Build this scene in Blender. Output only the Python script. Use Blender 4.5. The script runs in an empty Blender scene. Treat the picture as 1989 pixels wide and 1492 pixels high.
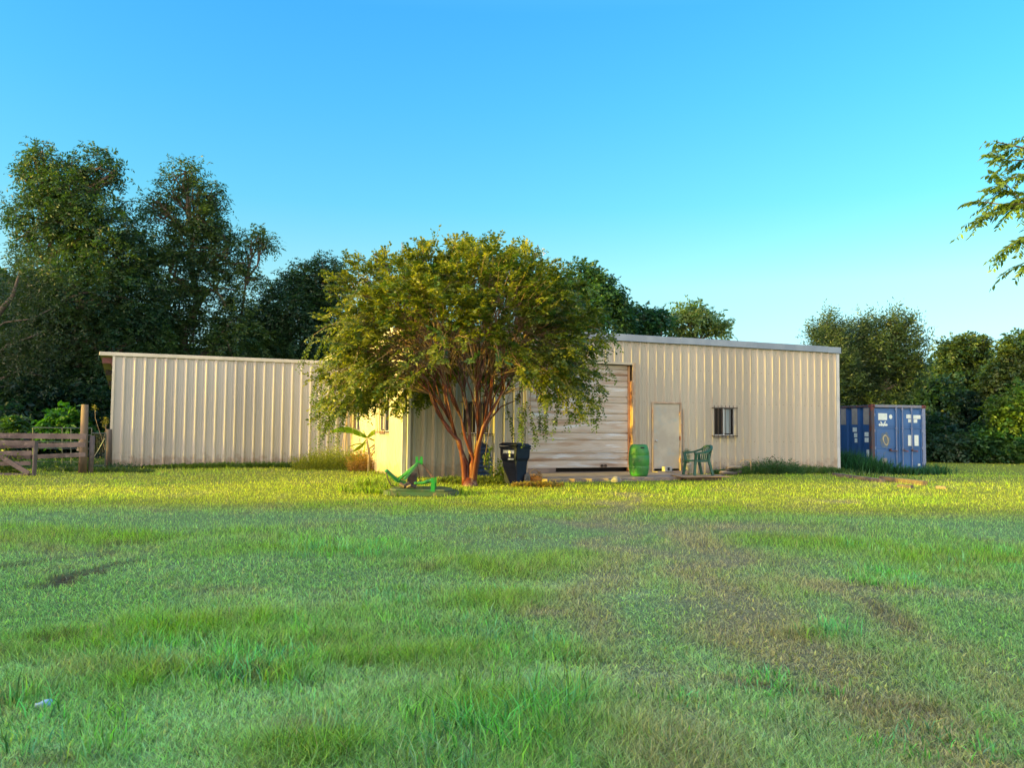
import bpy, math, random
import numpy as np
from mathutils import Vector, Matrix, Euler
random.seed(7); RNG = np.random.default_rng(11)
S = bpy.context.scene
COL = S.collection
PI = math.pi
rad = math.radians

# ------------------------------------------------------------------ camera, light, exposure
CAM_Z, PITCH, ROLL, F, CX, CY = 1.36, rad(3.2), 0.010, 1600.0, 994.5, 746.0
cd = bpy.data.cameras.new("camera"); cam = bpy.data.objects.new("camera", cd); COL.objects.link(cam)
cd.sensor_width = 36; cd.lens = 36*F/1989; cd.clip_end = 3000; cd.clip_start = 0.05
CM = Euler((PI/2+PITCH, 0, 0)).to_matrix() @ Matrix.Rotation(ROLL, 3, 'Z')
cam.matrix_world = Matrix.Translation((0, 0, CAM_Z)) @ CM.to_4x4()
S.camera = cam

SUN_EL, SUN_AZ = 9.5, 204.6        # azimuth of the direction TO the sun, counter-clockwise from +X
sdir = Vector((math.cos(rad(SUN_EL))*math.cos(rad(SUN_AZ)), math.cos(rad(SUN_EL))*math.sin(rad(SUN_AZ)), math.sin(rad(SUN_EL))))
sl = bpy.data.lights.new("sun", 'SUN'); so = bpy.data.objects.new("sun", sl); COL.objects.link(so)
sl.energy = 2.35; sl.angle = rad(0.6); sl.color = (1.0, 0.75, 0.05)
so.rotation_euler = sdir.to_track_quat('Z', 'Y').to_euler()
so.location = (-40, -10, 30)

W = bpy.data.worlds.new("World"); S.world = W; W.use_nodes = True
wn, wl = W.node_tree.nodes, W.node_tree.links
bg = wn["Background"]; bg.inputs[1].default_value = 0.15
sky = wn.new("ShaderNodeTexSky"); sky.sky_type = 'NISHITA'; sky.sun_disc = False
sky.sun_elevation = rad(SUN_EL+9); sky.sun_rotation = rad(90-SUN_AZ) % (2*PI)
sky.air_density = 1.0; sky.dust_density = 0.4; sky.ozone_density = 3.0
# sky tint by height, multiplied onto the physical sky; overhead brightened as added fill light
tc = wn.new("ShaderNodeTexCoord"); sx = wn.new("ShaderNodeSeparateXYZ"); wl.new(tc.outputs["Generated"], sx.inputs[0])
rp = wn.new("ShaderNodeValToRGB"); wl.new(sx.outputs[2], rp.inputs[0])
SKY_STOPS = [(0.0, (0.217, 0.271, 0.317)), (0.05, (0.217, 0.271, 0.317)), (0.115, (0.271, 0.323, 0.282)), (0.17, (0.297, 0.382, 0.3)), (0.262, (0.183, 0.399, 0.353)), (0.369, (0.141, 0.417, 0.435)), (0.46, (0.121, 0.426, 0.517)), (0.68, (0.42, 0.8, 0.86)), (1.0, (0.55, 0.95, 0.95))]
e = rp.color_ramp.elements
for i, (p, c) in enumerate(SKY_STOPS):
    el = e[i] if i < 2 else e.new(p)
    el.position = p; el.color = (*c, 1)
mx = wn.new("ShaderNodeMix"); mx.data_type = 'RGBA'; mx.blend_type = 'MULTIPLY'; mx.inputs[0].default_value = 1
# the unseen sky behind the viewer is tinted warm and bright as added fill
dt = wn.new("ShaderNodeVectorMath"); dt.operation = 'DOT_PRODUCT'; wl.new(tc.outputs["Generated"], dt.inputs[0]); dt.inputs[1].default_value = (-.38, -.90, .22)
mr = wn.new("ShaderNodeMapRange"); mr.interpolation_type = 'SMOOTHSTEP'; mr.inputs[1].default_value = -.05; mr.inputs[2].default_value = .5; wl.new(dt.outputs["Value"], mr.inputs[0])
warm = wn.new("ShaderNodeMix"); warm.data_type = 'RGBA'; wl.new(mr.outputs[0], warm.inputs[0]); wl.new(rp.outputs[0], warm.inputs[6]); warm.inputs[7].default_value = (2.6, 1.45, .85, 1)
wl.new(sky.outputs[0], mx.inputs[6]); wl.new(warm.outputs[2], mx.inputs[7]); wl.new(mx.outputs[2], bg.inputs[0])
S.view_settings.view_transform = 'Standard'; S.view_settings.look = 'None'
S.view_settings.exposure = 2.36; S.view_settings.gamma = 1
S.cycles.max_bounces = 6; S.cycles.transparent_max_bounces = 6

# ------------------------------------------------------------------ helpers
def ray(x, y): return (CM @ Vector(((x-CX)/F, -(y-CY)/F, -1.0))).normalized()
def at(x, y, Y):                       # the point of the world plane Y=const seen at pixel x,y of the 1989x1492 photograph
    d = ray(x, y); t = Y/d.y; return Vector((d.x*t, Y, CAM_Z+d.z*t))
def ground(x, y, z=0.0):
    d = ray(x, y); t = (z-CAM_Z)/d.z; return Vector((d.x*t, d.y*t, z))

def hsh(ix, iy, s):
    v = np.sin(ix*127.1+iy*311.7+s*74.7)*43758.5453
    return v-np.floor(v)
def vnoise(x, y, s=0.0):
    x = np.asarray(x, float); y = np.asarray(y, float)
    ix, iy = np.floor(x), np.floor(y); fx, fy = x-ix, y-iy
    fx = fx*fx*(3-2*fx); fy = fy*fy*(3-2*fy)
    a, b, c, d = hsh(ix, iy, s), hsh(ix+1, iy, s), hsh(ix, iy+1, s), hsh(ix+1, iy+1, s)
    return (a*(1-fx)+b*fx)*(1-fy)+(c*(1-fx)+d*fx)*fy
def fbm(x, y, s=0.0, o=4):
    t = 0; a = .5
    for k in range(o): t = t+a*vnoise(x*2**k, y*2**k, s+k*3.1); a *= .5
    return t/(1-.5**o)
def sstep(a, b, x): t = np.clip((np.asarray(x, float)-a)/(b-a), 0, 1); return t*t*(3-2*t)
def gz(x, y):
    x = np.asarray(x, float); y = np.asarray(y, float)
    z = (fbm(x*.35, y*.35, 2.0)-.5)*.07
    z = z*sstep(24, 17, y) + z*.3*sstep(17, 24, y)
    return z-.13*sstep(26, 31, y)*sstep(8, 14, x)
def gzf(x, y): return float(gz(x, y))

def link(o, parent=None):
    COL.objects.link(o)
    if parent is not None: o.parent = parent
    return o
def tag(o, label=None, cat=None, group=None, kind=None):
    if label: o['label'] = label
    if cat: o['category'] = cat
    if group: o['group'] = group
    if kind: o['kind'] = kind
    return o
def empty(name, loc, rz=0):
    o = bpy.data.objects.new(name, None); COL.objects.link(o); o.location = loc; o.rotation_euler = (0, 0, rz)
    o.empty_display_size = .2
    return o
def thing(name, label, cat, loc=(0, 0, 0), rz=0, group=None): return tag(empty(name, loc, rz), label, cat, group)

class MB:
    def __init__(s): s.v = []; s.f = []
    def quad(s, a, b, c, d):
        n = len(s.v); s.v += [tuple(a), tuple(b), tuple(c), tuple(d)]; s.f.append((n, n+1, n+2, n+3)); return s
    def poly(s, pts):
        n = len(s.v); s.v += [tuple(p) for p in pts]; s.f.append(tuple(range(n, n+len(pts)))); return s
    def box(s, x0, x1, y0, y1, z0, z1, M=None):
        p = [(x0, y0, z0), (x1, y0, z0), (x1, y1, z0), (x0, y1, z0), (x0, y0, z1), (x1, y0, z1), (x1, y1, z1), (x0, y1, z1)]
        if M is not None: p = [tuple(M @ Vector(q)) for q in p]
        n = len(s.v); s.v += p
        s.f += [(n+a, n+b, n+c, n+d) for a, b, c, d in ((0, 3, 2, 1), (4, 5, 6, 7), (0, 1, 5, 4), (1, 2, 6, 5), (2, 3, 7, 6), (3, 0, 4, 7))]
        return s
    def bar(s, a, b, w, h, up=(0, 0, 1)):        # rectangular bar from a to b
        a, b = Vector(a), Vector(b); d = (b-a); L = d.length; d.normalize()
        u = Vector(up); x = d.cross(u)
        if x.length < 1e-3: x = d.cross(Vector((1, 0, 0)))
        x.normalize(); y = x.cross(d)
        M = Matrix((x, d, y)).transposed().to_4x4(); M.translation = a
        return s.box(-w/2, w/2, 0, L, -h/2, h/2, M)
    def tube(s, pts, r, n=8, cap=True):
        pts = [Vector(p) for p in pts]
        if not hasattr(r, '__len__'): r = [r]*len(pts)
        base = len(s.v); ref = Vector((0.31, 0.2, 0.93)).normalized(); px = None
        for i, p in enumerate(pts):
            d = (pts[min(i+1, len(pts)-1)]-pts[max(i-1, 0)]).normalized()
            x = d.cross(ref) if px is None else px-d*px.dot(d)
            if x.length < 1e-4: x = d.cross(Vector((1, 0, 0)))
            x.normalize(); px = x; y = d.cross(x)
            for k in range(n):
                a = 2*PI*k/n; s.v.append(tuple(p+(x*math.cos(a)+y*math.sin(a))*r[i]))
        for i in range(len(pts)-1):
            for k in range(n):
                a = base+i*n+k; b = base+i*n+(k+1) % n; s.f.append((a, b, b+n, a+n))
        if cap:
            s.f.append(tuple(base+k for k in range(n))[::-1]); m = base+(len(pts)-1)*n; s.f.append(tuple(m+k for k in range(n)))
        return s
    def lathe(s, prof, n=24, M=None):
        base = len(s.v)
        for (r, z) in prof:
            for k in range(n):
                a = 2*PI*k/n; p = Vector((r*math.cos(a), r*math.sin(a), z))
                s.v.append(tuple(M @ p if M is not None else p))
        for i in range(len(prof)-1):
            for k in range(n):
                a = base+i*n+k; b = base+i*n+(k+1) % n; s.f.append((a, b, b+n, a+n))
        return s
    def prism(s, poly, z0, z1, M=None):          # polygon in xy extruded in z
        n = len(poly); b = len(s.v)
        for z in (z0, z1):
            for (x, y) in poly:
                p = Vector((x, y, z)); s.v.append(tuple(M @ p if M is not None else p))
        s.f.append(tuple(b+i for i in range(n))[::-1]); s.f.append(tuple(b+n+i for i in range(n)))
        for i in range(n): j = (i+1) % n; s.f.append((b+i, b+j, b+n+j, b+n+i))
        return s
    def build(s, name, mat, parent=None, smooth=False, bevel=0):
        me = bpy.data.meshes.new(name); me.from_pydata(s.v, [], s.f); me.update()
        if smooth: me.polygons.foreach_set("use_smooth", [True]*len(me.polygons))
        if mat: me.materials.append(mat)
        o = bpy.data.objects.new(name, me); link(o, parent)
        if bevel:
            m = o.modifiers.new("bevel", 'BEVEL'); m.width = bevel; m.segments = 2; m.limit_method = 'ANGLE'; m.angle_limit = rad(40)
        return o

def fastmesh(name, co, k, mat, cols=None, parent=None, idx=None, smooth=False):
    """co (n,3); faces are consecutive k-gons unless idx (m,k) is given; cols (n,3) becomes the colour attribute 'tint'"""
    co = np.ascontiguousarray(co, dtype=np.float32)
    if idx is None: idx = np.arange(len(co), dtype=np.int32).reshape(-1, k)
    me = bpy.data.meshes.new(name)
    me.vertices.add(len(co)); me.vertices.foreach_set("co", co.ravel())
    me.loops.add(idx.size); me.loops.foreach_set("vertex_index", np.ascontiguousarray(idx, dtype=np.int32).ravel())
    me.polygons.add(len(idx)); me.polygons.foreach_set("loop_start", np.arange(0, idx.size, idx.shape[1], dtype=np.int32))
    try: me.polygons.foreach_set("loop_total", np.full(len(idx), idx.shape[1], dtype=np.int32))
    except Exception: pass
    if smooth: me.polygons.foreach_set("use_smooth", np.ones(len(idx), dtype=bool))
    me.update(calc_edges=True)
    if cols is not None:
        at_ = me.color_attributes.new("tint", 'FLOAT_COLOR', 'POINT')
        c4 = np.ones((len(co), 4), dtype=np.float32); c4[:, :3] = cols
        at_.data.foreach_set("color", c4.ravel())
    me.materials.append(mat)
    o = bpy.data.objects.new(name, me); link(o, parent); return o

# ------------------------------------------------------------------ materials
def mat(name, c1, c2=None, scale=3.0, stretch=(1, 1, 1), rough=.6, metal=0, bump=0, bscale=None, lo=.35, hi=.65, spec=.5, c3=None, s3=20, lo3=.55, hi3=.7, detail=6, coords="Object"):
    m = bpy.data.materials.new(name); m.use_nodes = True; n, l = m.node_tree.nodes, m.node_tree.links
    b = n["Principled BSDF"]; b.inputs["Roughness"].default_value = rough; b.inputs["Metallic"].default_value = metal
    b.inputs["Specular IOR Level"].default_value = spec
    b.inputs["Base Color"].default_value = (*c1, 1)
    t = n.new("ShaderNodeTexCoord"); mp = n.new("ShaderNodeMapping"); l.new(t.outputs[coords], mp.inputs[0]); mp.inputs["Scale"].default_value = stretch
    def nz(sc): q = n.new("ShaderNodeTexNoise"); q.inputs["Scale"].default_value = sc; q.inputs["Detail"].default_value = detail; q.inputs["Roughness"].default_value = .6; l.new(mp.outputs[0], q.inputs[0]); return q
    def ramp(src, a, bb):
        r = n.new("ShaderNodeMapRange"); r.interpolation_type = 'SMOOTHSTEP'; r.inputs[1].default_value = a; r.inputs[2].default_value = bb; l.new(src, r.inputs[0]); return r
    out = None
    if c2 is not None:
        q = nz(scale); r = ramp(q.outputs[0], lo, hi)
        x = n.new("ShaderNodeMix"); x.data_type = 'RGBA'; l.new(r.outputs[0], x.inputs[0]); x.inputs[6].default_value = (*c1, 1); x.inputs[7].default_value = (*c2, 1); out = x.outputs[2]
        if c3 is not None:
            q = nz(s3); r = ramp(q.outputs[0], lo3, hi3)
            y = n.new("ShaderNodeMix"); y.data_type = 'RGBA'; l.new(r.outputs[0], y.inputs[0]); l.new(out, y.inputs[6]); y.inputs[7].default_value = (*c3, 1); out = y.outputs[2]
        l.new(out, b.inputs["Base Color"])
    if bump:
        q = nz(bscale or scale*4); bp = n.new("ShaderNodeBump"); bp.inputs["Strength"].default_value = bump; bp.inputs["Distance"].default_value = .02
        l.new(q.outputs[0], bp.inputs["Height"]); l.new(bp.outputs[0], b.inputs["Normal"])
    return m

def leafmat(name, trans=.45, rough=.45, spec=.4):
    m = bpy.data.materials.new(name); m.use_nodes = True; n, l = m.node_tree.nodes, m.node_tree.links
    b = n["Principled BSDF"]; b.inputs["Roughness"].default_value = rough; b.inputs["Specular IOR Level"].default_value = spec
    a = n.new("ShaderNodeAttribute"); a.attribute_name = "tint"; l.new(a.outputs["Color"], b.inputs["Base Color"])
    tr = n.new("ShaderNodeBsdfTranslucent")
    hs = n.new("ShaderNodeMix"); hs.data_type = 'RGBA'; hs.blend_type = 'MULTIPLY'; hs.inputs[0].default_value = 1
    l.new(a.outputs["Color"], hs.inputs[6]); hs.inputs[7].default_value = (1.5, 1.45, .5, 1); l.new(hs.outputs[2], tr.inputs[0])
    ms = n.new("ShaderNodeMixShader"); ms.inputs[0].default_value = trans
    l.new(b.outputs[0], ms.inputs[1]); l.new(tr.outputs[0], ms.inputs[2]); l.new(ms.outputs[0], n["Material Output"].inputs[0])
    return m

M = {}
CREAM = (.40, .365, .30)
M['wall'] = mat('cream_metal', CREAM, (.345, .312, .258), .45, (2.5, 2.5, .22), rough=.42, spec=.4, lo=.3, hi=.75, c3=(.26, .20, .14), s3=2.6, lo3=.60, hi3=.82, bump=.05, bscale=2.5)
M['shed'] = mat('pale_shed_metal', (.42, .405, .365), (.38, .365, .33), .8, (1, 1, .3), rough=.4, spec=.4, lo=.3, hi=.8, c3=(.32, .30, .25), s3=2.5, lo3=.64, hi3=.9, bump=.05, bscale=2.5)
def panelled(m, w=.915):
    n, l = m.node_tree.nodes, m.node_tree.links; b = n["Principled BSDF"]; src = b.inputs["Base Color"].links[0].from_socket
    t = n.new("ShaderNodeTexCoord"); sp_ = n.new("ShaderNodeSeparateXYZ"); l.new(t.outputs["Object"], sp_.inputs[0])
    a = n.new("ShaderNodeMath"); a.operation = 'ADD'; l.new(sp_.outputs[0], a.inputs[0]); l.new(sp_.outputs[1], a.inputs[1])
    d = n.new("ShaderNodeMath"); d.operation = 'DIVIDE'; l.new(a.outputs[0], d.inputs[0]); d.inputs[1].default_value = w
    f = n.new("ShaderNodeMath"); f.operation = 'FLOOR'; l.new(d.outputs[0], f.inputs[0])
    wn_ = n.new("ShaderNodeTexWhiteNoise"); wn_.noise_dimensions = '1D'; l.new(f.outputs[0], wn_.inputs["W"])
    r = n.new("ShaderNodeMapRange"); r.inputs[3].default_value = .90; r.inputs[4].default_value = 1.06; l.new(wn_.outputs["Value"], r.inputs[0])
    sc_ = n.new("ShaderNodeVectorMath"); sc_.operation = 'SCALE'; l.new(src, sc_.inputs[0]); l.new(r.outputs[0], sc_.inputs["Scale"])
    nz = n.new("ShaderNodeTexNoise"); nz.inputs["Scale"].default_value = 5; nz.inputs["Detail"].default_value = 6; l.new(t.outputs["Object"], nz.inputs[0])
    h = n.new("ShaderNodeMath"); h.operation = 'MULTIPLY_ADD'; l.new(nz.outputs[0], h.inputs[0]); h.inputs[1].default_value = -.9; l.new(sp_.outputs[2], h.inputs[2])
    r2 = n.new("ShaderNodeMapRange"); r2.interpolation_type = 'SMOOTHSTEP'; r2.inputs[1].default_value = .05; r2.inputs[2].default_value = -.30; r2.inputs[3].default_value = 0; r2.inputs[4].default_value = .6; l.new(h.outputs[0], r2.inputs[0])
    x = n.new("ShaderNodeMix"); x.data_type = 'RGBA'; l.new(r2.outputs[0], x.inputs[0]); l.new(sc_.outputs[0], x.inputs[6]); x.inputs[7].default_value = (.20, .14, .095, 1); l.new(x.outputs[2], b.inputs["Base Color"])
panelled(M['wall']); panelled(M['shed'])
M['trim'] = mat('grey_trim_metal', (.20, .245, .32), (.15, .19, .26), 1.3, rough=.35, metal=.35)
M['fascia'] = mat('cream_fascia', (.52, .49, .42), (.44, .42, .36), 2, rough=.5)
M['white_trim'] = mat('white_trim', (.46, .48, .50), (.36, .38, .40), 2, rough=.4)
M['downspout'] = mat('grey_downspout', (.42, .43, .44), (.34, .35, .37), 2, (1, 1, .3), rough=.4)
M['roofing'] = mat('galvanised_roof', (.42, .42, .42), (.33, .32, .31), 1.5, rough=.45, metal=.5)
M['redwood'] = mat('dark_red_purlin', (.10, .025, .03), (.06, .02, .025), 5, rough=.6)
M['screw'] = mat('screw', (.16, .13, .10), rough=.6)
M['slat'] = mat('weathered_rollup_steel', (.46, .415, .37), (.29, .185, .12), 1.0, (.5, 1, 5.5), rough=.5, lo=.44, hi=.72, c3=(.55, .60, .66), s3=1.7, lo3=.5, hi3=.68, bump=.05)
M['rust'] = mat('rusty_steel', (.42, .16, .05), (.52, .33, .18), 7, (1, 1, .4), rough=.8, c3=(.16, .06, .03), s3=12, bump=.2)
M['jamb'] = mat('brown_jamb', (.30, .22, .16), (.42, .33, .24), 5, (1, 1, .3), rough=.6, c3=(.3, .12, .05), s3=6)
M['door'] = mat('grey_door_paint', (.35, .32, .27), (.42, .385, .325), 1.6, rough=.5, lo=.4, hi=.65, c3=(.30, .34, .34), s3=2.7, lo3=.52, hi3=.7)
M['chrome'] = mat('knob_steel', (.6, .6, .6), rough=.25, metal=1)
M['black'] = mat('black_iron', (.025, .022, .022), (.06, .035, .025), 14, rough=.55)
M['brownbar'] = mat('rusty_bar', (.10, .045, .03), (.16, .08, .05), 12, rough=.6)
M['glass'] = mat('dark_window_glass', (.008, .009, .012), rough=.15, spec=.12)
M['winframe'] = mat('window_aluminium', (.5, .52, .54), rough=.4, metal=.3)
M['curtain'] = mat('curtain_cloth', (.28, .33, .36), (.2, .25, .27), 3, (6, 1, .3), rough=.9)
M['concrete'] = mat('concrete', (.25, .20, .17), (.17, .14, .125), 2.5, rough=.9, c3=(.30, .20, .14), s3=1.2, bump=.3, bscale=30)
M['block'] = mat('concrete_block', (.36, .36, .37), (.27, .26, .26), 8, rough=.95, bump=.4, bscale=60)
M['dark'] = mat('dark_shade_fill', (.012, .012, .014), rough=.9)  # near-black: shade of interiors, holes and recesses put into the colour
M['greenplastic'] = mat('bright_green_plastic', (.04, .24, .035), (.03, .18, .04), 4, rough=.5, c3=(.10, .17, .07), s3=9, lo3=.56, hi3=.75, bump=.05)
M['chairplastic'] = mat('dark_green_plastic', (.006, .065, .045), (.009, .085, .06), 4, rough=.45, c3=(.05, .10, .075), s3=14, lo3=.55, hi3=.75)
M['cart'] = mat('navy_black_plastic', (.006, .011, .026), (.009, .016, .036), 4, rough=.6, spec=.2, bump=.05, bscale=40)
M['cartwheel'] = mat('grey_wheel', (.13, .11, .10), (.09, .08, .07), 8, rough=.7)
M['label'] = mat('white_label', (.62, .68, .64), (.45, .5, .48), 12, rough=.6)
M['navy'] = mat('navy_sheet_plastic', (.010, .024, .06), (.016, .035, .08), 4, rough=.35)
M['mower'] = mat('green_tractor_paint', (.012, .19, .035), (.015, .15, .04), 4, rough=.35, c3=(.06, .22, .06), s3=9)
M['mowerdeck'] = mat('faded_green_deck', (.012, .065, .035), (.04, .065, .03), 2.5, rough=.55, c3=(.16, .13, .08), s3=5, lo3=.58, hi3=.75)
M['wood'] = mat('grey_weathered_wood', (.15, .125, .12), (.08, .066, .065), 2.2, (1, 1, 1), rough=.9, bump=.3, bscale=30, c3=(.22, .18, .165), s3=5)
M['post'] = mat('round_post_wood', (.17, .125, .075), (.10, .075, .055), 4, (1, 1, .2), rough=.9, bump=.3, bscale=25)
M['plywood'] = mat('old_plywood', (.27, .20, .135), (.20, .14, .10), 3, (1, .3, 1), rough=.85)
M['plank'] = mat('brown_plank', (.14, .105, .08), (.09, .07, .055), 4, (1, 1, 1), rough=.9, bump=.2)
M['wire'] = mat('galvanised_wire', (.06, .085, .085), rough=.5, metal=.6)
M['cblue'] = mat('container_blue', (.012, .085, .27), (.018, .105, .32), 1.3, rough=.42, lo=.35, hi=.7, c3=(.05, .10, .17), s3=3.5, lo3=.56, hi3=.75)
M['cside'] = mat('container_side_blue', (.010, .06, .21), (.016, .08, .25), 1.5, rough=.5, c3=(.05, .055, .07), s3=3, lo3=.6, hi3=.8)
M['cpost'] = mat('container_rusty_post', (.035, .05, .075), (.07, .035, .03), 4, (1, 1, .5), rough=.7, c3=(.13, .035, .025), s3=7, lo3=.52, hi3=.62)
M['crust'] = mat('container_casting_rust', (.17, .035, .03), (.08, .03, .03), 9, rough=.7)
M['cbar'] = mat('container_bar_blue', (.11, .17, .32), (.16, .2, .32), 8, rough=.4)
M['ctop'] = mat('container_header', (.10, .15, .24), (.18, .17, .2), 4, rough=.5, c3=(.25, .12, .10), s3=7, lo3=.6, hi3=.7)
M['cpatch'] = mat('faded_tan_patch', (.24, .235, .22), (.19, .19, .19), 5, rough=.7)
M['sticker'] = mat('white_sticker', (.62, .72, .72), (.5, .6, .6), 20, rough=.6)
M['ring'] = mat('cream_ring_mark', (.42, .38, .24), (.30, .24, .12), 14, rough=.7)
M['ringbg'] = mat('ring_rust_stain', (.10, .13, .14), (.05, .11, .22), 5, rough=.6)
M['orange'] = mat('orange_straw', (.50, .22, .04), (.35, .13, .03), 14, rough=.8)
M['cane'] = mat('dry_cane', (.40, .30, .18), (.28, .2, .12), 8, rough=.8)
M['rock'] = mat('grey_rock', (.24, .23, .23), (.16, .16, .16), 5, rough=.95, bump=.5, bscale=20)
M['bottle'] = mat('pale_blue_litter', (.25, .5, .8), (.5, .65, .75), 20, rough=.3)
M['bark'] = mat('grey_bark', (.10, .085, .07), (.05, .042, .035), 3, (1, 1, .35), rough=.9, bump=.5, bscale=14)
M['palebark'] = mat('pale_bark', (.34, .27, .19), (.22, .17, .12), 3, (1, 1, .4), rough=.85)
M['myrtle'] = mat('smooth_red_bark', (.13, .026, .013), (.055, .012, .008), 2.2, (1, 1, .5), rough=.5, c3=(.27, .17, .11), s3=5, lo3=.55, hi3=.68, bump=.1)
M['twig'] = mat('tan_twig', (.13, .08, .05), (.22, .15, .09), 4, rough=.7)
M['leaf'] = leafmat('foliage')
M['leafglossy'] = leafmat('glossy_leaf', .35, .35, .5)
M['blade'] = leafmat('grass_blade', .5, .55, .25)

# ground sheet material: thatch, soil and short growth, tinted per vertex
m = bpy.data.materials.new('lawn_soil'); m.use_nodes = True; n, l = m.node_tree.nodes, m.node_tree.links
b = n["Principled BSDF"]; b.inputs["Roughness"].default_value = .95; b.inputs["Specular IOR Level"].default_value = .1
a = n.new("ShaderNodeAttribute"); a.attribute_name = "tint"
t = n.new("ShaderNodeTexCoord"); q = n.new("ShaderNodeTexNoise"); q.inputs["Scale"].default_value = 22; q.inputs["Detail"].default_value = 8; l.new(t.outputs["Object"], q.inputs[0])
r = n.new("ShaderNodeMapRange"); r.inputs[1].default_value = .3; r.inputs[2].default_value = .7; r.inputs[3].default_value = .5; r.inputs[4].default_value = 1.35; l.new(q.outputs[0], r.inputs[0])
x = n.new("ShaderNodeVectorMath"); x.operation = 'SCALE'; l.new(a.outputs["Color"], x.inputs[0]); l.new(r.outputs[0], x.inputs["Scale"]); l.new(x.outputs[0], b.inputs["Base Color"])
bp = n.new("ShaderNodeBump"); bp.inputs["Strength"].default_value = .6; bp.inputs["Distance"].default_value = .03; l.new(q.outputs[0], bp.inputs["Height"]); l.new(bp.outputs[0], b.inputs["Normal"])
M['lawn'] = m

# ------------------------------------------------------------------ lawn: patches of the yard in world metres
def patch(x, y, px, py, rx, ry, ang=0):
    c = ground(px, py); ca, sa = math.cos(ang), math.sin(ang)
    dx, dy = x-c.x, y-c.y; u = (dx*ca+dy*sa)/rx; v = (-dx*sa+dy*ca)/ry
    return np.exp(-(u*u+v*v))
def line(x, y, pts, w):
    d = np.full(np.shape(x), 1e9)
    P = [ground(*p) for p in pts]
    for a, b in zip(P[:-1], P[1:]):
        ex, ey = b.x-a.x, b.y-a.y; L = ex*ex+ey*ey
        t = np.clip(((x-a.x)*ex+(y-a.y)*ey)/L, 0, 1)
        d = np.minimum(d, np.hypot(x-a.x-t*ex, y-a.y-t*ey))
    return np.exp(-(d/w)**2)
def lawn(x, y):
    """returns colour (n,3), height factor, cover (0..1 how many blades stand)"""
    x0, y0 = x, y; x = x+(fbm(x0*.9, y0*.9, 31, 4)-.5)*2.2*np.clip(y0/14, .25, 1.2); y = y+(fbm(x0*.9+7, y0*.9, 37, 4)-.5)*2.2*np.clip(y0/14, .25, 1.2)
    n1 = fbm(x*.55, y*.55, 5, 4); n2 = fbm(x*1.7+9, y*1.7, 8, 3); n3 = fbm(x*.22, y*.22+4, 12, 3); n4 = fbm(x*4, y*4, 15, 2)
    lush = sstep(.56, .66, n1)*.45*(.3+1.3*n4)
    for p in ((430, 1215, 1.25, .45, .35), (200, 1250, .5, .3, 0), (640, 1230, .6, .3, .2), (960, 1400, .62, .45, 0), (1080, 1470, .5, .35, .2), (640, 1065, 1.5, .45, 0), (980, 1090, 1.3, .8, 0),
              (820, 1270, .5, .3, 0), (560, 1300, .3, .2, 0), (330, 1310, .5, .3, 0), (950, 1160, .8, .5, 0), (1850, 1080, 2.2, 1.1, 0), (1600, 1060, 1.6, .8, 0), (200, 1040, 3, .8, .1), (1060, 1270, .4, .3, 0), (700, 1440, .4, .3, 0), (1610, 1237, .14, .12, 0)):
        lush = np.maximum(lush, patch(x, y, *p)*(.55+.9*n2)*(.25+1.4*n4))
    dry = sstep(.58, .75, n2)*.3
    for p in ((1400, 1025, 1.5, .9, .1), (1180, 1020, .9, .6, 0), (1240, 1075, .6, 1.0, 0), (1340, 1090, .5, 1.3, 0), (1430, 1330, .45, .18, -.3), (1240, 1245, .35, .15, 0), (1060, 1190, .3, .2, 0), (650, 1395, .16, .09, 0), (540, 1300, .2, .1, 0), (1650, 1150, 1.4, .5, -.1), (1560, 970, .9, .5, 0)):
        dry = np.maximum(dry, patch(x, y, *p)*(.5+.8*n2))
    dry = np.maximum(dry, line(x, y, [(1390, 1040), (1360, 1130), (1480, 1200), (1560, 1260), (1640, 1330), (1760, 1420), (1850, 1500)], .50)*(.72+.5*n2))
    dry = np.maximum(dry, line(x, y, [(1200, 960), (1215, 1010), (1180, 1080), (1150, 1160), (1180, 1260), (1250, 1380), (1300, 1500)], .42)*(.42+.55*n2))
    dry = np.maximum(dry, sstep(4.5, 0, np.abs(x-(y-5)*-.02-1.6))*sstep(13, 9, y)*.28*(.4+1.2*n2))
    dry = np.maximum(dry, line(x, y, [(1500, 1090), (1680, 1170), (1900, 1270), (2050, 1400)], .35)*(.2+.8*n2))
    soil = sstep(.74, .86, n2)*.35
    soil = np.maximum(soil, line(x, y, [(90, 1138), (170, 1120), (260, 1100), (330, 1085), (375, 1078)], .075)*(.6+.8*n4))
    soil = np.maximum(soil, line(x, y, [(0, 1108), (60, 1092), (170, 1065), (360, 1045)], .10)*(.15+.9*n4)*.9)
    for p in ((0, 1270, .18, .12, 0), (160, 1240, .16, .1, 0), (520, 1310, .14, .07, 0), (880, 1325, .1, .05, 0), (1480, 1340, .25, .06, -.3), (650, 1400, .1, .06, 0)):
        soil = np.maximum(soil, patch(x, y, *p)*(.6+.7*n4))
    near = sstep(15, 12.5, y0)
    g_lawn = np.array([.25, .50, .18]); g_grey = np.array([.38, .62, .32]); g_lush = np.array([.19, .44, .04]); g_sunlit = np.array([.44, .52, .012])
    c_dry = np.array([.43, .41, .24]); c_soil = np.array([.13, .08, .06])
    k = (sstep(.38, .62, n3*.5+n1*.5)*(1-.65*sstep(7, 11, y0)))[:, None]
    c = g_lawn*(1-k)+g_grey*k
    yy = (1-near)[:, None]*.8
    c = c*(1-yy)+g_sunlit*yy  # sunlight painted into the grass colour: yellow beyond the shadow's edge
    lu = np.clip(lush, 0, 1)[:, None]; c = c*(1-lu)+(g_lush*.9+g_sunlit*.1)*lu
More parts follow.
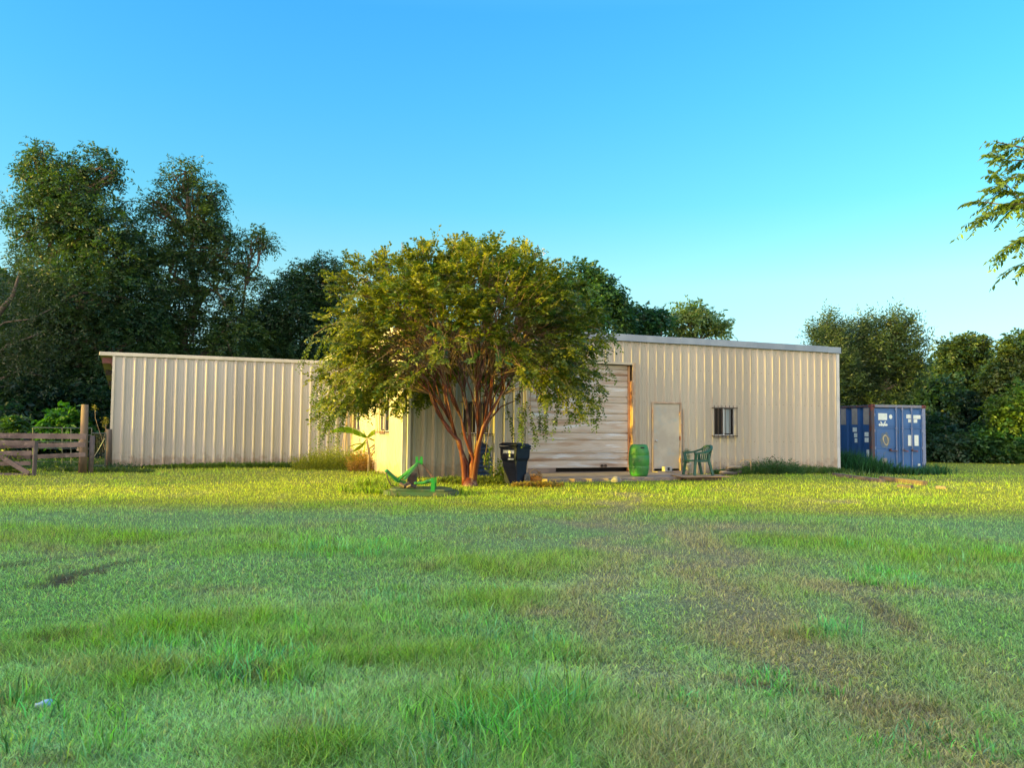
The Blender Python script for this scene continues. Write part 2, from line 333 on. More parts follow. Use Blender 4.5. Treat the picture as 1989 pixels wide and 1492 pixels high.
    d = np.clip(dry, 0, .9)[:, None]; c = c*(1-d)+c_dry*d
    s = np.clip(soil, 0, 1)[:, None]; c = c*(1-s)+c_soil*s
    h = .45+.45*n2+.35*n4+1.15*np.clip(lush, 0, 1)-.25*np.clip(dry, 0, 1)
    cover = np.clip(1-.15*np.clip(dry, 0, 1)-.85*np.clip(soil, 0, 1), .08, 1)
    return c, h, cover, soil

def axis(lo, hi, dense_lo, dense_hi, d, D):
    a = list(np.arange(lo, dense_lo, D))+list(np.arange(dense_lo, dense_hi, d))+list(np.arange(dense_hi, hi+D, D)); return np.array(a)
gx = np.concatenate([[-900, -300, -120, -70], np.arange(-45, -12, .8), np.arange(-12, 14, .14), np.arange(14, 45, .8), [70, 120, 300, 900]])
gy = np.concatenate([[-300, -60, -20, -5, 0], np.arange(2, 15, .12), np.arange(15, 50, .4), np.arange(50, 80, 4), [120, 300, 1500]])
GX, GY = np.meshgrid(gx, gy); X, Y = GX.ravel(), GY.ravel()
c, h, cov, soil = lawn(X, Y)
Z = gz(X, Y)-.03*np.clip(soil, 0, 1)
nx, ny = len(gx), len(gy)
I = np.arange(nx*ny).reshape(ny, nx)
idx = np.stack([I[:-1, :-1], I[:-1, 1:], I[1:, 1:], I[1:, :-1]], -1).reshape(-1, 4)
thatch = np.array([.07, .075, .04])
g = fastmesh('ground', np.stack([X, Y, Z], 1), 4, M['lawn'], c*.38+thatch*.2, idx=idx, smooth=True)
tag(g, kind='structure')

# exclusion footprint for blades: building slab etc. (building frame u,v)
TH = rad(22.4); DU = Vector((math.cos(TH), math.sin(TH), 0)); DV = Vector((-math.sin(TH), math.cos(TH), 0)); A0 = Vector((-3.008, 22.97, 0))
def bw(u, v, z=0): return A0+DU*u+DV*v+Vector((0, 0, z))
def uv(x, y): dx, dy = x-A0.x, y-A0.y; return dx*DU.x+dy*DU.y, dx*DV.x+dy*DV.y
def blocked(x, y):
    u, v = uv(x, y)
    b = (u > 0) & (u < 15.6) & (v > 0.02) & (v < 13)
    b |= (u > -7.9) & (u <= 0) & (v > 7.05) & (v < 13)
    b |= (u > 3.1) & (u < 8.3) & (v > -2.72) & (v < .1)
    b |= (u > 18.3) & (u < 20.9) & (v > 1.1) & (v < 7.3)
    return b

def blades(x, y, hgt, wid, col, lean=.5, seg=2, zoff=None):
    """grass blades as bent ribbons: seg=1 one triangle, seg=2 three triangles"""
    n = len(x); z = gz(x, y)+(0 if zoff is None else zoff)
    a = RNG.uniform(0, 2*PI, n); bx, by = np.cos(a), np.sin(a)
    wa = a+PI/2+RNG.uniform(-.6, .6, n); wx, wy = np.cos(wa)*wid/2, np.sin(wa)*wid/2
    ln = np.clip(np.abs(RNG.normal(lean, .3, n)), 0, 1.25)*hgt
    tint = RNG.uniform(.35, 1.75, (n, 1))*np.concatenate([RNG.uniform(.85, 1.2, (n, 1)), np.ones((n, 1)), RNG.uniform(.7, 1.4, (n, 1))], 1); col = col*tint
    base = np.stack([x, y, z-.01], 1)
    W_ = np.stack([wx, wy, np.zeros(n)], 1)
    tip = base+np.stack([bx*ln, by*ln, hgt*np.sqrt(np.clip(1-(ln/hgt)**2*.5, .15, 1))], 1)
    if seg == 1:
        co = np.stack([base-W_, base+W_, tip], 1).reshape(-1, 3)
        cc = np.stack([col*.8, col*.8, col*1.15], 1).reshape(-1, 3)  # same root-to-tip shading put into the colour
        ix = np.arange(n*3).reshape(-1, 3)
        return co, cc, ix
    mid = base+np.stack([bx*ln*.3, by*ln*.3, (tip[:, 2]-base[:, 2])*.6], 1)
    co = np.stack([base-W_, base+W_, mid-W_*.85, mid+W_*.85, tip], 1).reshape(-1, 3)
    cc = np.stack([col*.6, col*.6, col, col, col*1.2], 1).reshape(-1, 3)  # shade between blades put into the colour: dark roots, light tips
    o = (np.arange(n)*5)[:, None]
    ix = np.concatenate([o+np.array([[0, 1, 3]]), o+np.array([[0, 3, 2]]), o+np.array([[2, 3, 4]])], 0)
    return co, cc, ix
def join(parts):
    cs, ks, ixs, off = [], [], [], 0
    for co, cc, ix in parts: cs.append(co); ks.append(cc); ixs.append(ix+off); off += len(co)
    return np.concatenate(cs), np.concatenate(ks), np.concatenate(ixs)
def yard_points(n, y0, y1, x0=-420, x1=2410):
    px = RNG.uniform(x0, x1, n); py = RNG.uniform(y0, y1, n)
    # inverse of the camera without roll is close enough to spread points evenly over the view
    dy = (py-CY)/F; dz = -np.cos(PITCH)*dy+np.sin(PITCH); dyy = np.cos(PITCH)+np.sin(PITCH)*dy
    t = -CAM_Z/dz; return (px-CX)/F*t, dyy*t
parts = []
for n_, ya, yb in ((640000, 1010, 1640), (155000, 905, 1010), (38000, 868, 905)):
    x, y = yard_points(n_, ya, yb)
    k = (y < 75) & (y > 2.2) & ~blocked(x, y); x, y = x[k], y[k]
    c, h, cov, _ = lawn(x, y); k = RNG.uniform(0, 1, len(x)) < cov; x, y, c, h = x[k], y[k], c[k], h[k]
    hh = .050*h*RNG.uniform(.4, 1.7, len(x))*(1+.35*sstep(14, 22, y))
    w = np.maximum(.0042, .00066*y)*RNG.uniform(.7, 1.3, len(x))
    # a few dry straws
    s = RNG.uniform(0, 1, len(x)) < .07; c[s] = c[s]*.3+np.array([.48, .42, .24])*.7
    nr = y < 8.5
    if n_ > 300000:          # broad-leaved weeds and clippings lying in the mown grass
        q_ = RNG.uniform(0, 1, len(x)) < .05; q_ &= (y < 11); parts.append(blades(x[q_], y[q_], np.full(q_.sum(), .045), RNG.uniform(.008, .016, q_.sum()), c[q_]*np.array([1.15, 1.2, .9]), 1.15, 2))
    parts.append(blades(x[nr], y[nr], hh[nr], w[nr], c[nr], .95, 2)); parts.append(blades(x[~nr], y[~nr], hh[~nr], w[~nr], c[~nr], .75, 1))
# broad tufts of taller grass standing out of the lawn
def tufts(px0, px1, py0, py1, n, hr=(.10, .2), per=26, spread=.07, col=(.20, .46, .13), w=.0085):
    P = [ground(random.uniform(px0, px1), random.uniform(py0, py1)) for _ in range(n)]
    x = np.repeat([p.x for p in P], per)+RNG.normal(0, spread, n*per); y = np.repeat([p.y for p in P], per)+RNG.normal(0, spread, n*per)
    cc = np.repeat(np.array([[col[0]*random.uniform(.7, 1.4), col[1]*random.uniform(.85, 1.2), col[2]*random.uniform(.6, 1.8)] for _ in P]), per, 0)
    return blades(x, y, RNG.uniform(*hr, n*per), np.maximum(w, .0006*y)*RNG.uniform(.6, 1.2, n*per), cc, .7, 2)
for a in ((880, 1130, 1330, 1492, 34, (.10, .22)), (200, 620, 1180, 1330, 60, (.07, .15)), (620, 1000, 1400, 1560, 22, (.08, .18)), (380, 600, 1270, 1350, 18, (.08, .15)), (820, 1100, 1230, 1300, 22, (.06, .12)),
          (1590, 1630, 1228, 1245, 4, (.08, .16)), (700, 1000, 1140, 1220, 30, (.06, .12)), (30, 130, 1340, 1400, 7, (.08, .16)), (1650, 1980, 1060, 1150, 60, (.06, .14)), (1050, 1700, 1330, 1500, 18, (.05, .1)),
          (540, 800, 1050, 1085, 60, (.08, .16)), (0, 250, 1380, 1500, 14, (.07, .14)), (1480, 1500, 1300, 1420, 6, (.05, .09)), (1700, 1980, 1400, 1500, 10, (.05, .09))):
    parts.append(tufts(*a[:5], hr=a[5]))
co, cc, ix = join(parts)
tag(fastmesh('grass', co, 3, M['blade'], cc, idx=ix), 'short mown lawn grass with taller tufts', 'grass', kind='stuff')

# ------------------------------------------------------------------ foliage
def unit(v): return v/np.maximum(np.linalg.norm(v, axis=-1, keepdims=True), 1e-9)
def sprays(P, D, L, nl, ll, lw, col, droop=.5, jit=.3, fold=.35, cj=.22, hang=.0):
    """P,D (m,3): twig origins and directions; nl leaves along each; leaf length ll, width lw; col (m,3). returns quad coords and colours"""
    m_ = len(P); D = unit(D)
    t = (np.arange(nl)+.6)/nl; t = np.broadcast_to(t, (m_, nl))+RNG.uniform(-.3, .3, (m_, nl))/nl
    L = np.broadcast_to(np.asarray(L, float).reshape(-1, 1), (m_, 1))
    pos = P[:, None, :]+D[:, None, :]*(t*L)[..., None]
    pos[..., 2] -= droop*L*t**2
    tan = D[:, None, :]+np.zeros((m_, nl, 3)); tan[..., 2] -= 2*droop*t; tan = unit(tan)
    side = unit(np.cross(tan, np.array([0, 0, 1.0])+RNG.normal(0, .25, (m_, 1, 3))))
    sgn = np.where(np.arange(nl) % 2 == 0, 1.0, -1.0)[None, :, None]
    ld = unit(side*sgn+tan*.55+RNG.normal(0, jit, (m_, nl, 3))+np.array([0, 0, -hang]))
    nrm = unit(np.cross(ld, tan)+RNG.normal(0, fold, (m_, nl, 3))); wd = unit(np.cross(ld, nrm))
    s = RNG.uniform(.7, 1.25, (m_, nl, 1))
    a = pos; b_ = pos+ld*ll*.45*s+wd*lw*.5*s; c_ = pos+ld*ll*s; d_ = pos+ld*ll*.45*s-wd*lw*.5*s
    co = np.stack([a, b_, c_, d_], 2).reshape(-1, 3)
    cc = col[:, None, :]*RNG.uniform(1-cj, 1+cj, (m_, nl, 1))
    cc = np.repeat(cc.reshape(-1, 3), 4, 0)
    return co, cc
def rdir(n, up=0.0): d = RNG.normal(0, 1, (n, 3)); d = unit(d); d[:, 2] += up; return unit(d)

def wobble(a, b, n=5, amt=.08, sag=0):
    a, b = Vector(a), Vector(b); L = (b-a).length; out = []
    for i in range(n+1):
        t = i/n; p = a.lerp(b, t); k = math.sin(PI*t)
        p += Vector((random.uniform(-1, 1), random.uniform(-1, 1), random.uniform(-.6, .6)))*L*amt*k; p.z -= sag*L*k; out.append(p)
    return out

def tree(name, label, cat, Yd, base, blobs, ll=.15, lw=.05, col=(.035, .075, .022), col2=(.075, .11, .02), dens=1.0, droop=.4, spray=.55, nl=8, trunk=.28, mbark='bark', group=None, deep=.8, limbs=True, hang=.3, clump=.55, tipcol=.5, bare=0.0):
    bp = at(*base, Yd); bp.z = gzf(bp.x, bp.y)-.1 if base[1] > 835 else bp.z
    root = thing(name, label, cat, bp, group=group)
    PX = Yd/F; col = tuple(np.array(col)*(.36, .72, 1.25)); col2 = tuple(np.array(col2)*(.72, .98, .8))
    allP, allC, cent = [], [], []
    tops = max(-b[1] for b in blobs)
    for (cx, cy, rx, ry) in blobs:
        dz = random.uniform(-.35, .35)*rx*PX
        c0 = at(cx, cy, Yd+dz); r = np.array([rx*PX, max(rx, ry)*PX*deep, ry*PX])
        cent.append((c0, r))
        ncl = max(8, int(dens*38.0*(r[0]*r[2]+r[0]*r[1]*.5)/(clump**2*2.2)))
        d = rdir(ncl); rr = RNG.uniform(.30, 1, (ncl, 1))**.6
        P = np.array(c0)+d*rr*r*(1+RNG.normal(0, .07, (ncl, 1)))
        allP.append(np.concatenate([P, d], 1))
    allP = np.concatenate(allP); P, D = allP[:, :3], allP[:, 3:]
    nsp = 7
    m_ = len(P)*nsp
    q = np.repeat(P, nsp, 0)+RNG.normal(0, clump*.33, (m_, 3)); dd = unit(np.repeat(D, nsp, 0)*.7+rdir(m_, .25))
    k = np.repeat(RNG.uniform(0, 1, (len(P), 1))**1.5, nsp, 0)*.8+RNG.uniform(0, .25, (m_, 1))
    c = np.array(col)*(1-k)+np.array(col2)*k
    co, cc = sprays(q, dd, RNG.uniform(.6, 1.25, m_)*spray, nl, ll*1.25, lw*1.35, c, droop, hang=hang)
    keep = co.reshape(-1, 4, 3)[:, :, 2].min(1) > gzf(bp.x, bp.y)-.05
    co = co.reshape(-1, 4, 3)[keep].reshape(-1, 3); cc = cc.reshape(-1, 4, 3)[keep].reshape(-1, 3)
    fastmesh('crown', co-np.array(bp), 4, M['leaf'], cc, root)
    if limbs:
        mb = MB(); top = max(cent, key=lambda q: q[0].z)[0]
        cx_ = sum(c0.x for c0, _ in cent)/len(cent)
        fork = Vector((bp.x*.6+cx_*.4, bp.y, bp.z+(top.z-bp.z)*.30)); T = wobble(bp, fork, 4, .03)
        mb.tube([p-bp for p in T], [trunk*(1-.09*i) for i in range(5)], 10)
        main = wobble(fork, top, 6, .06); mb.tube([p-bp for p in main], [trunk*.62*(1-i/6.6) for i in range(7)], 8)
        for c0, r in cent:
            s = min(main[:5]+[fork], key=lambda p: (p-c0).length+max(0, p.z-c0.z+.5)*3)
            w = wobble(s, c0, 5, .09, -.03); r0 = trunk*.36
            mb.tube([p-bp for p in w], [r0*(1-i/6) for i in range(6)], 6)
            sel = [i for i in range(len(P)) if (Vector(P[i])-c0).length < max(r)*1.1]
            for i in random.sample(sel, min(len(sel), 10)):
                w2 = wobble(w[random.randint(2, 5)], Vector(P[i]), 4, .08, -.02); mb.tube([p-bp for p in w2], [.045*trunk/.28*(1-j/5.5)+.006 for j in range(5)], 5, cap=False)
        mb.build('trunk', M[mbark], root, smooth=True)
    return root

# --- left group behind the shed
tree('pecan_tree', 'tallest dark pecan tree at the far left, behind the plank fence', 'tree', 38, (150, 900),
     [(85, 310, 42, 30), (72, 345, 32, 30), (175, 325, 50, 28), (215, 340, 28, 14), (130, 365, 75, 40), (110, 420, 85, 55), (185, 440, 90, 55), (95, 500, 78, 65), (225, 500, 75, 60), (160, 570, 130, 75), (265, 590, 70, 80), (75, 600, 55, 50),
      (120, 650, 110, 70), (235, 680, 100, 80), (60, 700, 55, 55), (165, 760, 120, 60), (265, 500, 45, 50)], trunk=.42, dens=.56, col=(.022, .058, .024), col2=(.075, .11, .028))
tree('pecan_tree', 'second tall pecan with an open lit top, behind the shed', 'tree', 40, (360, 900),
     [(362, 335, 32, 20), (335, 370, 28, 28), (385, 375, 35, 24), (420, 385, 18, 30), (298, 393, 26, 12), (320, 425, 40, 30), (395, 425, 42, 34), (430, 455, 30, 30), (370, 480, 65, 45), (440, 500, 40, 40), (330, 530, 65, 55), (420, 560, 45, 45), (330, 600, 75, 60), (290, 650, 70, 60), (375, 650, 55, 55), (440, 660, 50, 40)], trunk=.36, dens=.52, col=(.024, .060, .022), col2=(.095, .125, .030))
tree('thin_tree', 'thin tree with a single pale leaf clump on an arching bare limb, behind the shed', 'tree', 41, (490, 900),
     [(490, 462, 24, 13), (520, 470, 22, 12), (470, 490, 14, 14), (478, 525, 18, 12), (497, 540, 14, 10), (455, 610, 40, 50), (470, 660, 55, 40)], trunk=.2, dens=.62, col=(.03, .065, .022), col2=(.12, .15, .035))
tree('broad_tree', 'low broad dark tree behind the middle of the shed roof', 'tree', 43, (580, 900),
     [(635, 520, 32, 18), (600, 535, 35, 22), (655, 545, 22, 22), (565, 560, 45, 28), (625, 575, 50, 30), (560, 600, 70, 40), (640, 620, 45, 45), (520, 640, 55, 45), (590, 665, 80, 40), (660, 670, 50, 40)], trunk=.3, dens=.85, col=(.020, .055, .024), col2=(.05, .085, .03))
tree('shade_tree', 'pale yellow-green tree cut by the left edge of the photo behind the pecan', 'tree', 47, (-40, 900),
     [(5, 580, 45, 28), (-10, 620, 55, 35), (20, 650, 45, 30), (-30, 680, 70, 60), (15, 760, 50, 50)], trunk=.3, dens=.8, col=(.05, .085, .025), col2=(.12, .14, .03))
# the great leaning limb that enters at the left edge
lt = thing('leaning_tree', 'leaning grey tree with thick bare limbs reaching in from the left edge', 'tree', at(-120, 905, 34))
o0 = lt.location.copy(); mb = MB()
for pts, r0, r1 in (([(-120, 905), (-90, 780), (-40, 660), (0, 605), (25, 575), (38, 530)], .26, .04), ([(-75, 730), (-20, 700), (20, 668), (60, 655), (90, 640)], .09, .03), ([(-20, 645), (10, 626), (60, 620), (100, 600)], .05, .02), ([(-90, 780), (-20, 745), (40, 720), (80, 730)], .07, .03)):
    P = [at(a, b, 34)-o0 for a, b in pts]; k = len(P); mb.tube(P, [r0+(r1-r0)*i/(k-1) for i in range(k)], 9)
mb.build('trunk', M['bark'], lt, smooth=True)
P = np.array([at(random.gauss(60, 40), random.gauss(560, 60), 34+random.uniform(-1, 1)) for _ in range(90)]+[at(random.gauss(30, 35), random.gauss(690, 35), 34+random.uniform(-1, 1)) for _ in range(150)])-np.array(o0)
q = np.repeat(P, 6, 0)+RNG.normal(0, .3, (len(P)*6, 3)); co, cc = sprays(q, rdir(len(q), 0), .5, 7, .15, .05, np.tile([.03, .06, .024], (len(q), 1)), .5, hang=.4); fastmesh('crown', co, 4, M['leaf'], cc, lt)

# --- dark undergrowth behind the fence, each bush its own
und = [(20, 800, 70, 60, 33, 'dark leafy bush'), (95, 770, 60, 70, 36, 'tall dark bush'), (150, 800, 60, 60, 35, 'dark rounded bush'), (225, 760, 50, 80, 38, 'dark tall bush'), (-40, 840, 70, 50, 31, 'dark low bush')]
where = ['at the far left beyond the plank gate', 'behind the plank fence left of the bright bush', 'behind the bright green bush and the tall post', 'close behind the left end of the shed', 'cut by the left edge beyond the fence']
for (cx, cy, rx, ry, Yd, k), w in zip(und, where):
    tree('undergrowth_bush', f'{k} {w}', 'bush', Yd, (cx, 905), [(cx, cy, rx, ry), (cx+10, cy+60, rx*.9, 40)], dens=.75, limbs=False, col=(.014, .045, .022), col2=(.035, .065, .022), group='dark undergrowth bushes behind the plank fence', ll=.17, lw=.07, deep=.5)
tree('leafy_bush', 'bright green bush just behind the rail fence beside the tall post', 'bush', 27, (125, 905),
     [(122, 815, 26, 18), (142, 828, 20, 12), (100, 828, 16, 10)], dens=.8, limbs=False, col=(.03, .11, .015), col2=(.09, .19, .015), ll=.15, lw=.06, spray=.35, clump=.35)
tree('leafy_bush', 'small yellow-green shrub behind the rails at the far left', 'bush', 28, (28, 905), [(28, 825, 14, 14), (8, 850, 20, 8)], dens=1.1, limbs=False, col=(.04, .10, .02), col2=(.12, .16, .02), ll=.13, lw=.05, spray=.3, clump=.3)
# filler trunks of the wood behind, so that little sky shows below the crowns
for i, (cx, cy, rx, ry, lab) in enumerate([(300, 760, 110, 90, 'dark tree filling the space above the left half of the shed roof'), (470, 740, 110, 70, 'dark tree filling the space above the middle of the shed roof'), (640, 740, 90, 60, 'dark tree just left of the crape myrtle, behind the shed'), (100, 700, 120, 110, 'dark tree standing behind the tallest pecan')]):
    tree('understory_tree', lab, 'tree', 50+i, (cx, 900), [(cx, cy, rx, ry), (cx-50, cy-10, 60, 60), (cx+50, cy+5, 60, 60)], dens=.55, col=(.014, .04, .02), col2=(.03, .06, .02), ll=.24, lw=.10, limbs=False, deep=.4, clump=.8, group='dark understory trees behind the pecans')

# --- behind the main building
tree('round_tree', 'dark green tree rising behind the roof just right of the crape myrtle', 'tree', 44, (1150, 900),
     [(1130, 540, 28, 24), (1165, 550, 30, 20), (1190, 570, 22, 22), (1100, 570, 30, 24), (1150, 590, 55, 35), (1200, 610, 28, 24), (1120, 630, 50, 30), (1060, 560, 30, 25), (1060, 610, 50, 40)], dens=.85, col=(.028, .085, .032), col2=(.08, .13, .035), ll=.17, lw=.08)
tree('round_tree', 'low dark tree above the eave between two taller ones', 'tree', 46, (1245, 900), [(1225, 615, 28, 14), (1260, 620, 28, 13), (1285, 615, 12, 10), (1240, 640, 50, 15)], dens=.9, col=(.026, .085, .035), col2=(.06, .12, .04), ll=.17, lw=.08)
tree('light_tree', 'pale open tree above the middle of the long roof', 'tree', 48, (1350, 900), [(1325, 608, 22, 12), (1350, 603, 22, 10), (1385, 622, 22, 16), (1405, 640, 14, 12), (1350, 630, 45, 22), (1310, 635, 20, 18)], dens=.5, col=(.16, .20, .05), col2=(.26, .26, .08), ll=.17, lw=.08)

# --- right group
tree('cedar_tree', 'feathery grey-green tree top at the right end of the long roof', 'tree', 40, (1620, 900), [(1608, 632, 8, 16), (1597, 655, 22, 12), (1612, 670, 24, 18), (1630, 650, 12, 18), (1620, 700, 35, 25), (1630, 740, 40, 30)], dens=1.0, col=(.06, .085, .045), col2=(.12, .13, .06), ll=.13, lw=.035, spray=.6, droop=-.25, clump=.35, hang=-.2)
tree('cedar_tree', 'big ragged cedar rising behind the blue container', 'tree', 41, (1710, 900),
     [(1668, 648, 16, 20), (1655, 675, 22, 26), (1690, 655, 18, 26), (1740, 628, 14, 16), (1728, 655, 26, 24), (1758, 645, 18, 18), (1770, 672, 24, 16), (1700, 695, 50, 30), (1755, 700, 34, 24), (1665, 720, 45, 35), (1725, 735, 50, 35), (1650, 765, 40, 30), (1700, 780, 55, 30), (1765, 735, 22, 30)], dens=.7, col=(.045, .07, .032), col2=(.115, .125, .045), ll=.14, lw=.04, spray=.7, droop=-.25, clump=.42, hang=-.2, trunk=.3)
tree('oak_tree', 'round-topped oak with a lit crown between the cedar and the right edge', 'tree', 50, (1870, 900),
     [(1880, 672, 34, 16), (1850, 685, 28, 18), (1900, 690, 22, 18), (1870, 700, 40, 16), (1905, 715, 14, 10), (1885, 725, 26, 16), (1850, 725, 26, 18), (1830, 745, 34, 22), (1875, 760, 50, 25), (1900, 745, 24, 16)], dens=.95, col=(.045, .075, .028), col2=(.12, .135, .04), ll=.16, lw=.08, clump=.45)
tree('oak_tree', 'tall tree cut by the right edge with a bare pale trunk', 'tree', 46, (1942, 900),
     [(1985, 665, 30, 16), (1965, 685, 26, 14), (1990, 700, 45, 24), (1950, 715, 26, 16), (1985, 735, 50, 22), (1935, 735, 26, 18), (1960, 755, 34, 14), (2010, 760, 30, 30)], dens=1.0, col=(.05, .085, .028), col2=(.15, .16, .03), ll=.16, lw=.08, clump=.45, mbark='palebark', trunk=.22)
for i, (cx, cy, rx, ry, Yd, c1, c2, lab) in enumerate([
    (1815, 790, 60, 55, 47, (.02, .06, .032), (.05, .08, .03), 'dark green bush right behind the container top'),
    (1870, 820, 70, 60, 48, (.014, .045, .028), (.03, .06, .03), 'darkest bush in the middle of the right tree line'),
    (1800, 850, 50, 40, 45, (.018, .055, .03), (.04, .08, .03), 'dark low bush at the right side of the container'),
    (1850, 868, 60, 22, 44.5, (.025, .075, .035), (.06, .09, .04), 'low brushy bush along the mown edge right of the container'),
    (1965, 805, 45, 32, 43, (.07, .12, .02), (.20, .22, .02), 'yellow-green sunlit bush under the pale trunk'),
    (2000, 790, 40, 45, 43.5, (.06, .12, .02), (.17, .22, .025), 'bright bush cut by the right edge of the photo'),
    (1950, 860, 60, 32, 43, (.03, .10, .03), (.09, .15, .03), 'mid green bush along the mown edge at the right'),
    (1910, 870, 40, 22, 44, (.025, .085, .035), (.06, .11, .035), 'low bush between the brush and the mid green bush'),
    (1660, 830, 70, 45, 45, (.015, .05, .03), (.035, .07, .03), 'dark bush above the container roof')]):
    tree('hedge_bush', lab, 'bush', Yd, (cx, 897), [(cx, cy, rx, ry), (cx-rx*.4, cy-ry*.1, rx*.5, ry*.7), (cx+rx*.4, cy+ry*.1, rx*.55, ry*.7)], dens=.75, col=c1, col2=c2, ll=.17, lw=.08, limbs=False, deep=.6, group='bushes of the tree line on the right')
# --- overhanging branch at the right edge: a tree whose trunk stands just outside the frame
rt = thing('pecan_tree', 'pecan branches hanging into the sky at the right edge', 'tree', ground(2330, 1010)); o0 = rt.location.copy(); Yr = o0.y
mb = MB(); P3 = lambda a, b, dy=0: at(a, b, Yr+dy)-o0
mb.tube([Vector((0, 0, -.1)), P3(2325, 800), P3(2290, 560), P3(2240, 380)], [.3, .26, .2, .14], 10)
tw = [([(2240, 380), (2120, 330), (2040, 300), (1980, 285), (1938, 276)], .05), ([(2270, 470), (2130, 400), (2040, 380), (1975, 375), (1938, 366)], .05), ([(2130, 400), (2040, 395), (1990, 395), (1955, 398), (1900, 391)], .04), ([(2040, 395), (1980, 400), (1940, 412), (1898, 430)], .03),
      ([(2280, 520), (2130, 440), (2040, 445), (1990, 462), (1955, 482)], .04), ([(2130, 440), (2050, 480), (2010, 500), (1970, 520)], .03), ([(2120, 330), (2060, 340), (2000, 335), (1965, 345)], .03), ([(2240, 380), (2150, 260), (2060, 255), (1995, 268)], .04), ([(2040, 300), (2000, 310), (1960, 312), (1930, 300)], .02), ([(1990, 395), (1965, 370), (1945, 345)], .012)]
spP, spD = [], []
for pts, r in tw:
    P = [P3(a, b, random.uniform(-.15, .15)) for a, b in pts]; k = len(P); mb.tube(P, [r*.55*(1-i/k)+.004 for i in range(k)], 6)
    for i in range(k-1):
        for _ in range(6 if pts[i][0] < 2080 else 5):
            t = random.random(); p = P[i].lerp(P[i+1], t); d = (P[i+1]-P[i]).normalized(); spP.append(p); spD.append(d+Vector((random.uniform(-.7, .5), random.uniform(-.8, .8), random.uniform(-.7, .5))))
    spP.append(P[-1]); spD.append((P[-1]-P[-2]).normalized())
mb.build('trunk', M['bark'], rt, smooth=True)
for _ in range(380):
    spP.append(P3(random.gauss(2230, 70), random.gauss(330, 120), random.uniform(-2, 2))); spD.append(Vector((random.gauss(0, 1), random.gauss(0, 1), random.gauss(0, .5))))
n_ = len(spP); co, cc = sprays(np.array(spP), np.array(spD), RNG.uniform(.26, .42, n_), 15, .12, .046, np.array([.10, .17, .03])*RNG.uniform(.6, 1.5, (n_, 1)), .35, jit=.18, hang=.5); fastmesh('crown', co, 4, M['leaf'], cc, rt)

# ------------------------------------------------------------------ unseen rows of trees added to shade the yard, and the far-off wood
def treerow(name, label, pts, hgt, n, ll, wy=2.2):
    xs = []
    for (a, b), k in zip(zip(pts[:-1], pts[1:]), n):
        for i in range(k):
            t = random.random(); xs.append((a[0]+(b[0]-a[0])*t, a[1]+(b[1]-a[1])*t))
    q = np.array(xs); m_ = len(q); s = q[:, 0]*.9+q[:, 1]
    H = hgt*(1+.05*(vnoise(s*.6, s*0, 3)-.5)+.04*(vnoise(s*2.3, s*0, 4)-.5))
    z = RNG.uniform(0, 1, m_)**.6*H
    P = np.stack([q[:, 0]+RNG.normal(0, .6, m_), q[:, 1]+RNG.uniform(-1, 1, m_)*wy*(1-.3*(z/H)), z], 1)
    co, cc = sprays(P, rdir(m_, .1), .7, 6, ll, ll*.6, np.tile([.03, .07, .025], (m_, 1)), .2)
    o = fastmesh(name, co, 4, M['leaf'], cc); tag(o, label, 'trees', kind='stuff')
treerow('woods', 'unseen dense row of trees behind the viewer, added to shade the foreground lawn', [(-100, -5), (6, -5)], 7.45, [34000], .45, 1.6)
treerow('woods', 'unseen wood beyond the left edge of the yard, added to shade the left trees', [(-44, 21), (-34, 34), (-30, 60)], 10.5, [5000, 7000], .5, 3)
treerow('woods', 'unseen low trees beyond the left edge, added to dapple the plank fence', [(-41, 5.5), (-41, 12.5)], 6.3, [1300], .5, 1.5)
treerow('woods', 'far-off wood closing the horizon behind the buildings', [(-90, 78), (-20, 66), (30, 72), (60, 66), (95, 50)], 7.5, [14000, 9000, 7000, 9000], .5, 3)

# ------------------------------------------------------------------ corrugated metal panels
def profile(u0, u1, first, pitch=.305, flip=1):
    """breakpoints (u, out) of a ribbed panel between u0 and u1; ribs stand outwards"""
    pts = [(u0, 0)]; u = first
    while u < u1-.05:
        for du, o in ((-.078, 0), (-.018, .042), (.016, .042), (.056, 0), (.098, 0), (.106, .006), (.122, .006), (.130, 0), (.176, 0), (.184, .006), (.200, .006), (.208, 0)):
            if u0 < u+du < u1: pts.append((u+du, o))
        u += pitch
    pts.append((u1, 0)); return pts
def ribwall(name, mt, parent, u0, u1, z0, z1, first, holes=(), org=(0, 0), du=(1, 0), out=(0, -1), pitch=.305, ztop=None, dents=0.0):
    """wall along du from org, ribs towards out; holes = (u0,u1,z0,z1)"""
    pts = profile(u0, u1, first, pitch); us = sorted(set([p[0] for p in pts]+[h[0] for h in holes]+[h[1] for h in holes]))
    us = [u for u in us if u0 <= u <= u1]
    f = lambda u: float(np.interp(u, [p[0] for p in pts], [p[1] for p in pts]))
    mb = MB()
    def P(u, z):
        o = f(u)+dents*(float(vnoise(u*1.3, z*1.1, 7))-.5); return (org[0]+du[0]*u+out[0]*o, org[1]+du[1]*u+out[1]*o, z)
    for a, b_ in zip(us[:-1], us[1:]):
        mid = (a+b_)/2; seg = [(z0, z1)]
        for h in holes:
            if h[0] <= mid <= h[1]:
                seg = [s for (p, q) in seg for s in ((p, min(q, h[2])), (max(p, h[3]), q)) if s[1]-s[0] > 1e-3]
        for p, q in seg:
            n_ = max(1, int((q-p)/.5)) if dents else 1
            for i in range(n_):
                za, zb = p+(q-p)*i/n_, p+(q-p)*(i+1)/n_; mb.quad(P(a, za), P(b_, za), P(b_, zb), P(a, zb))
    return mb.build(name, mt, parent)

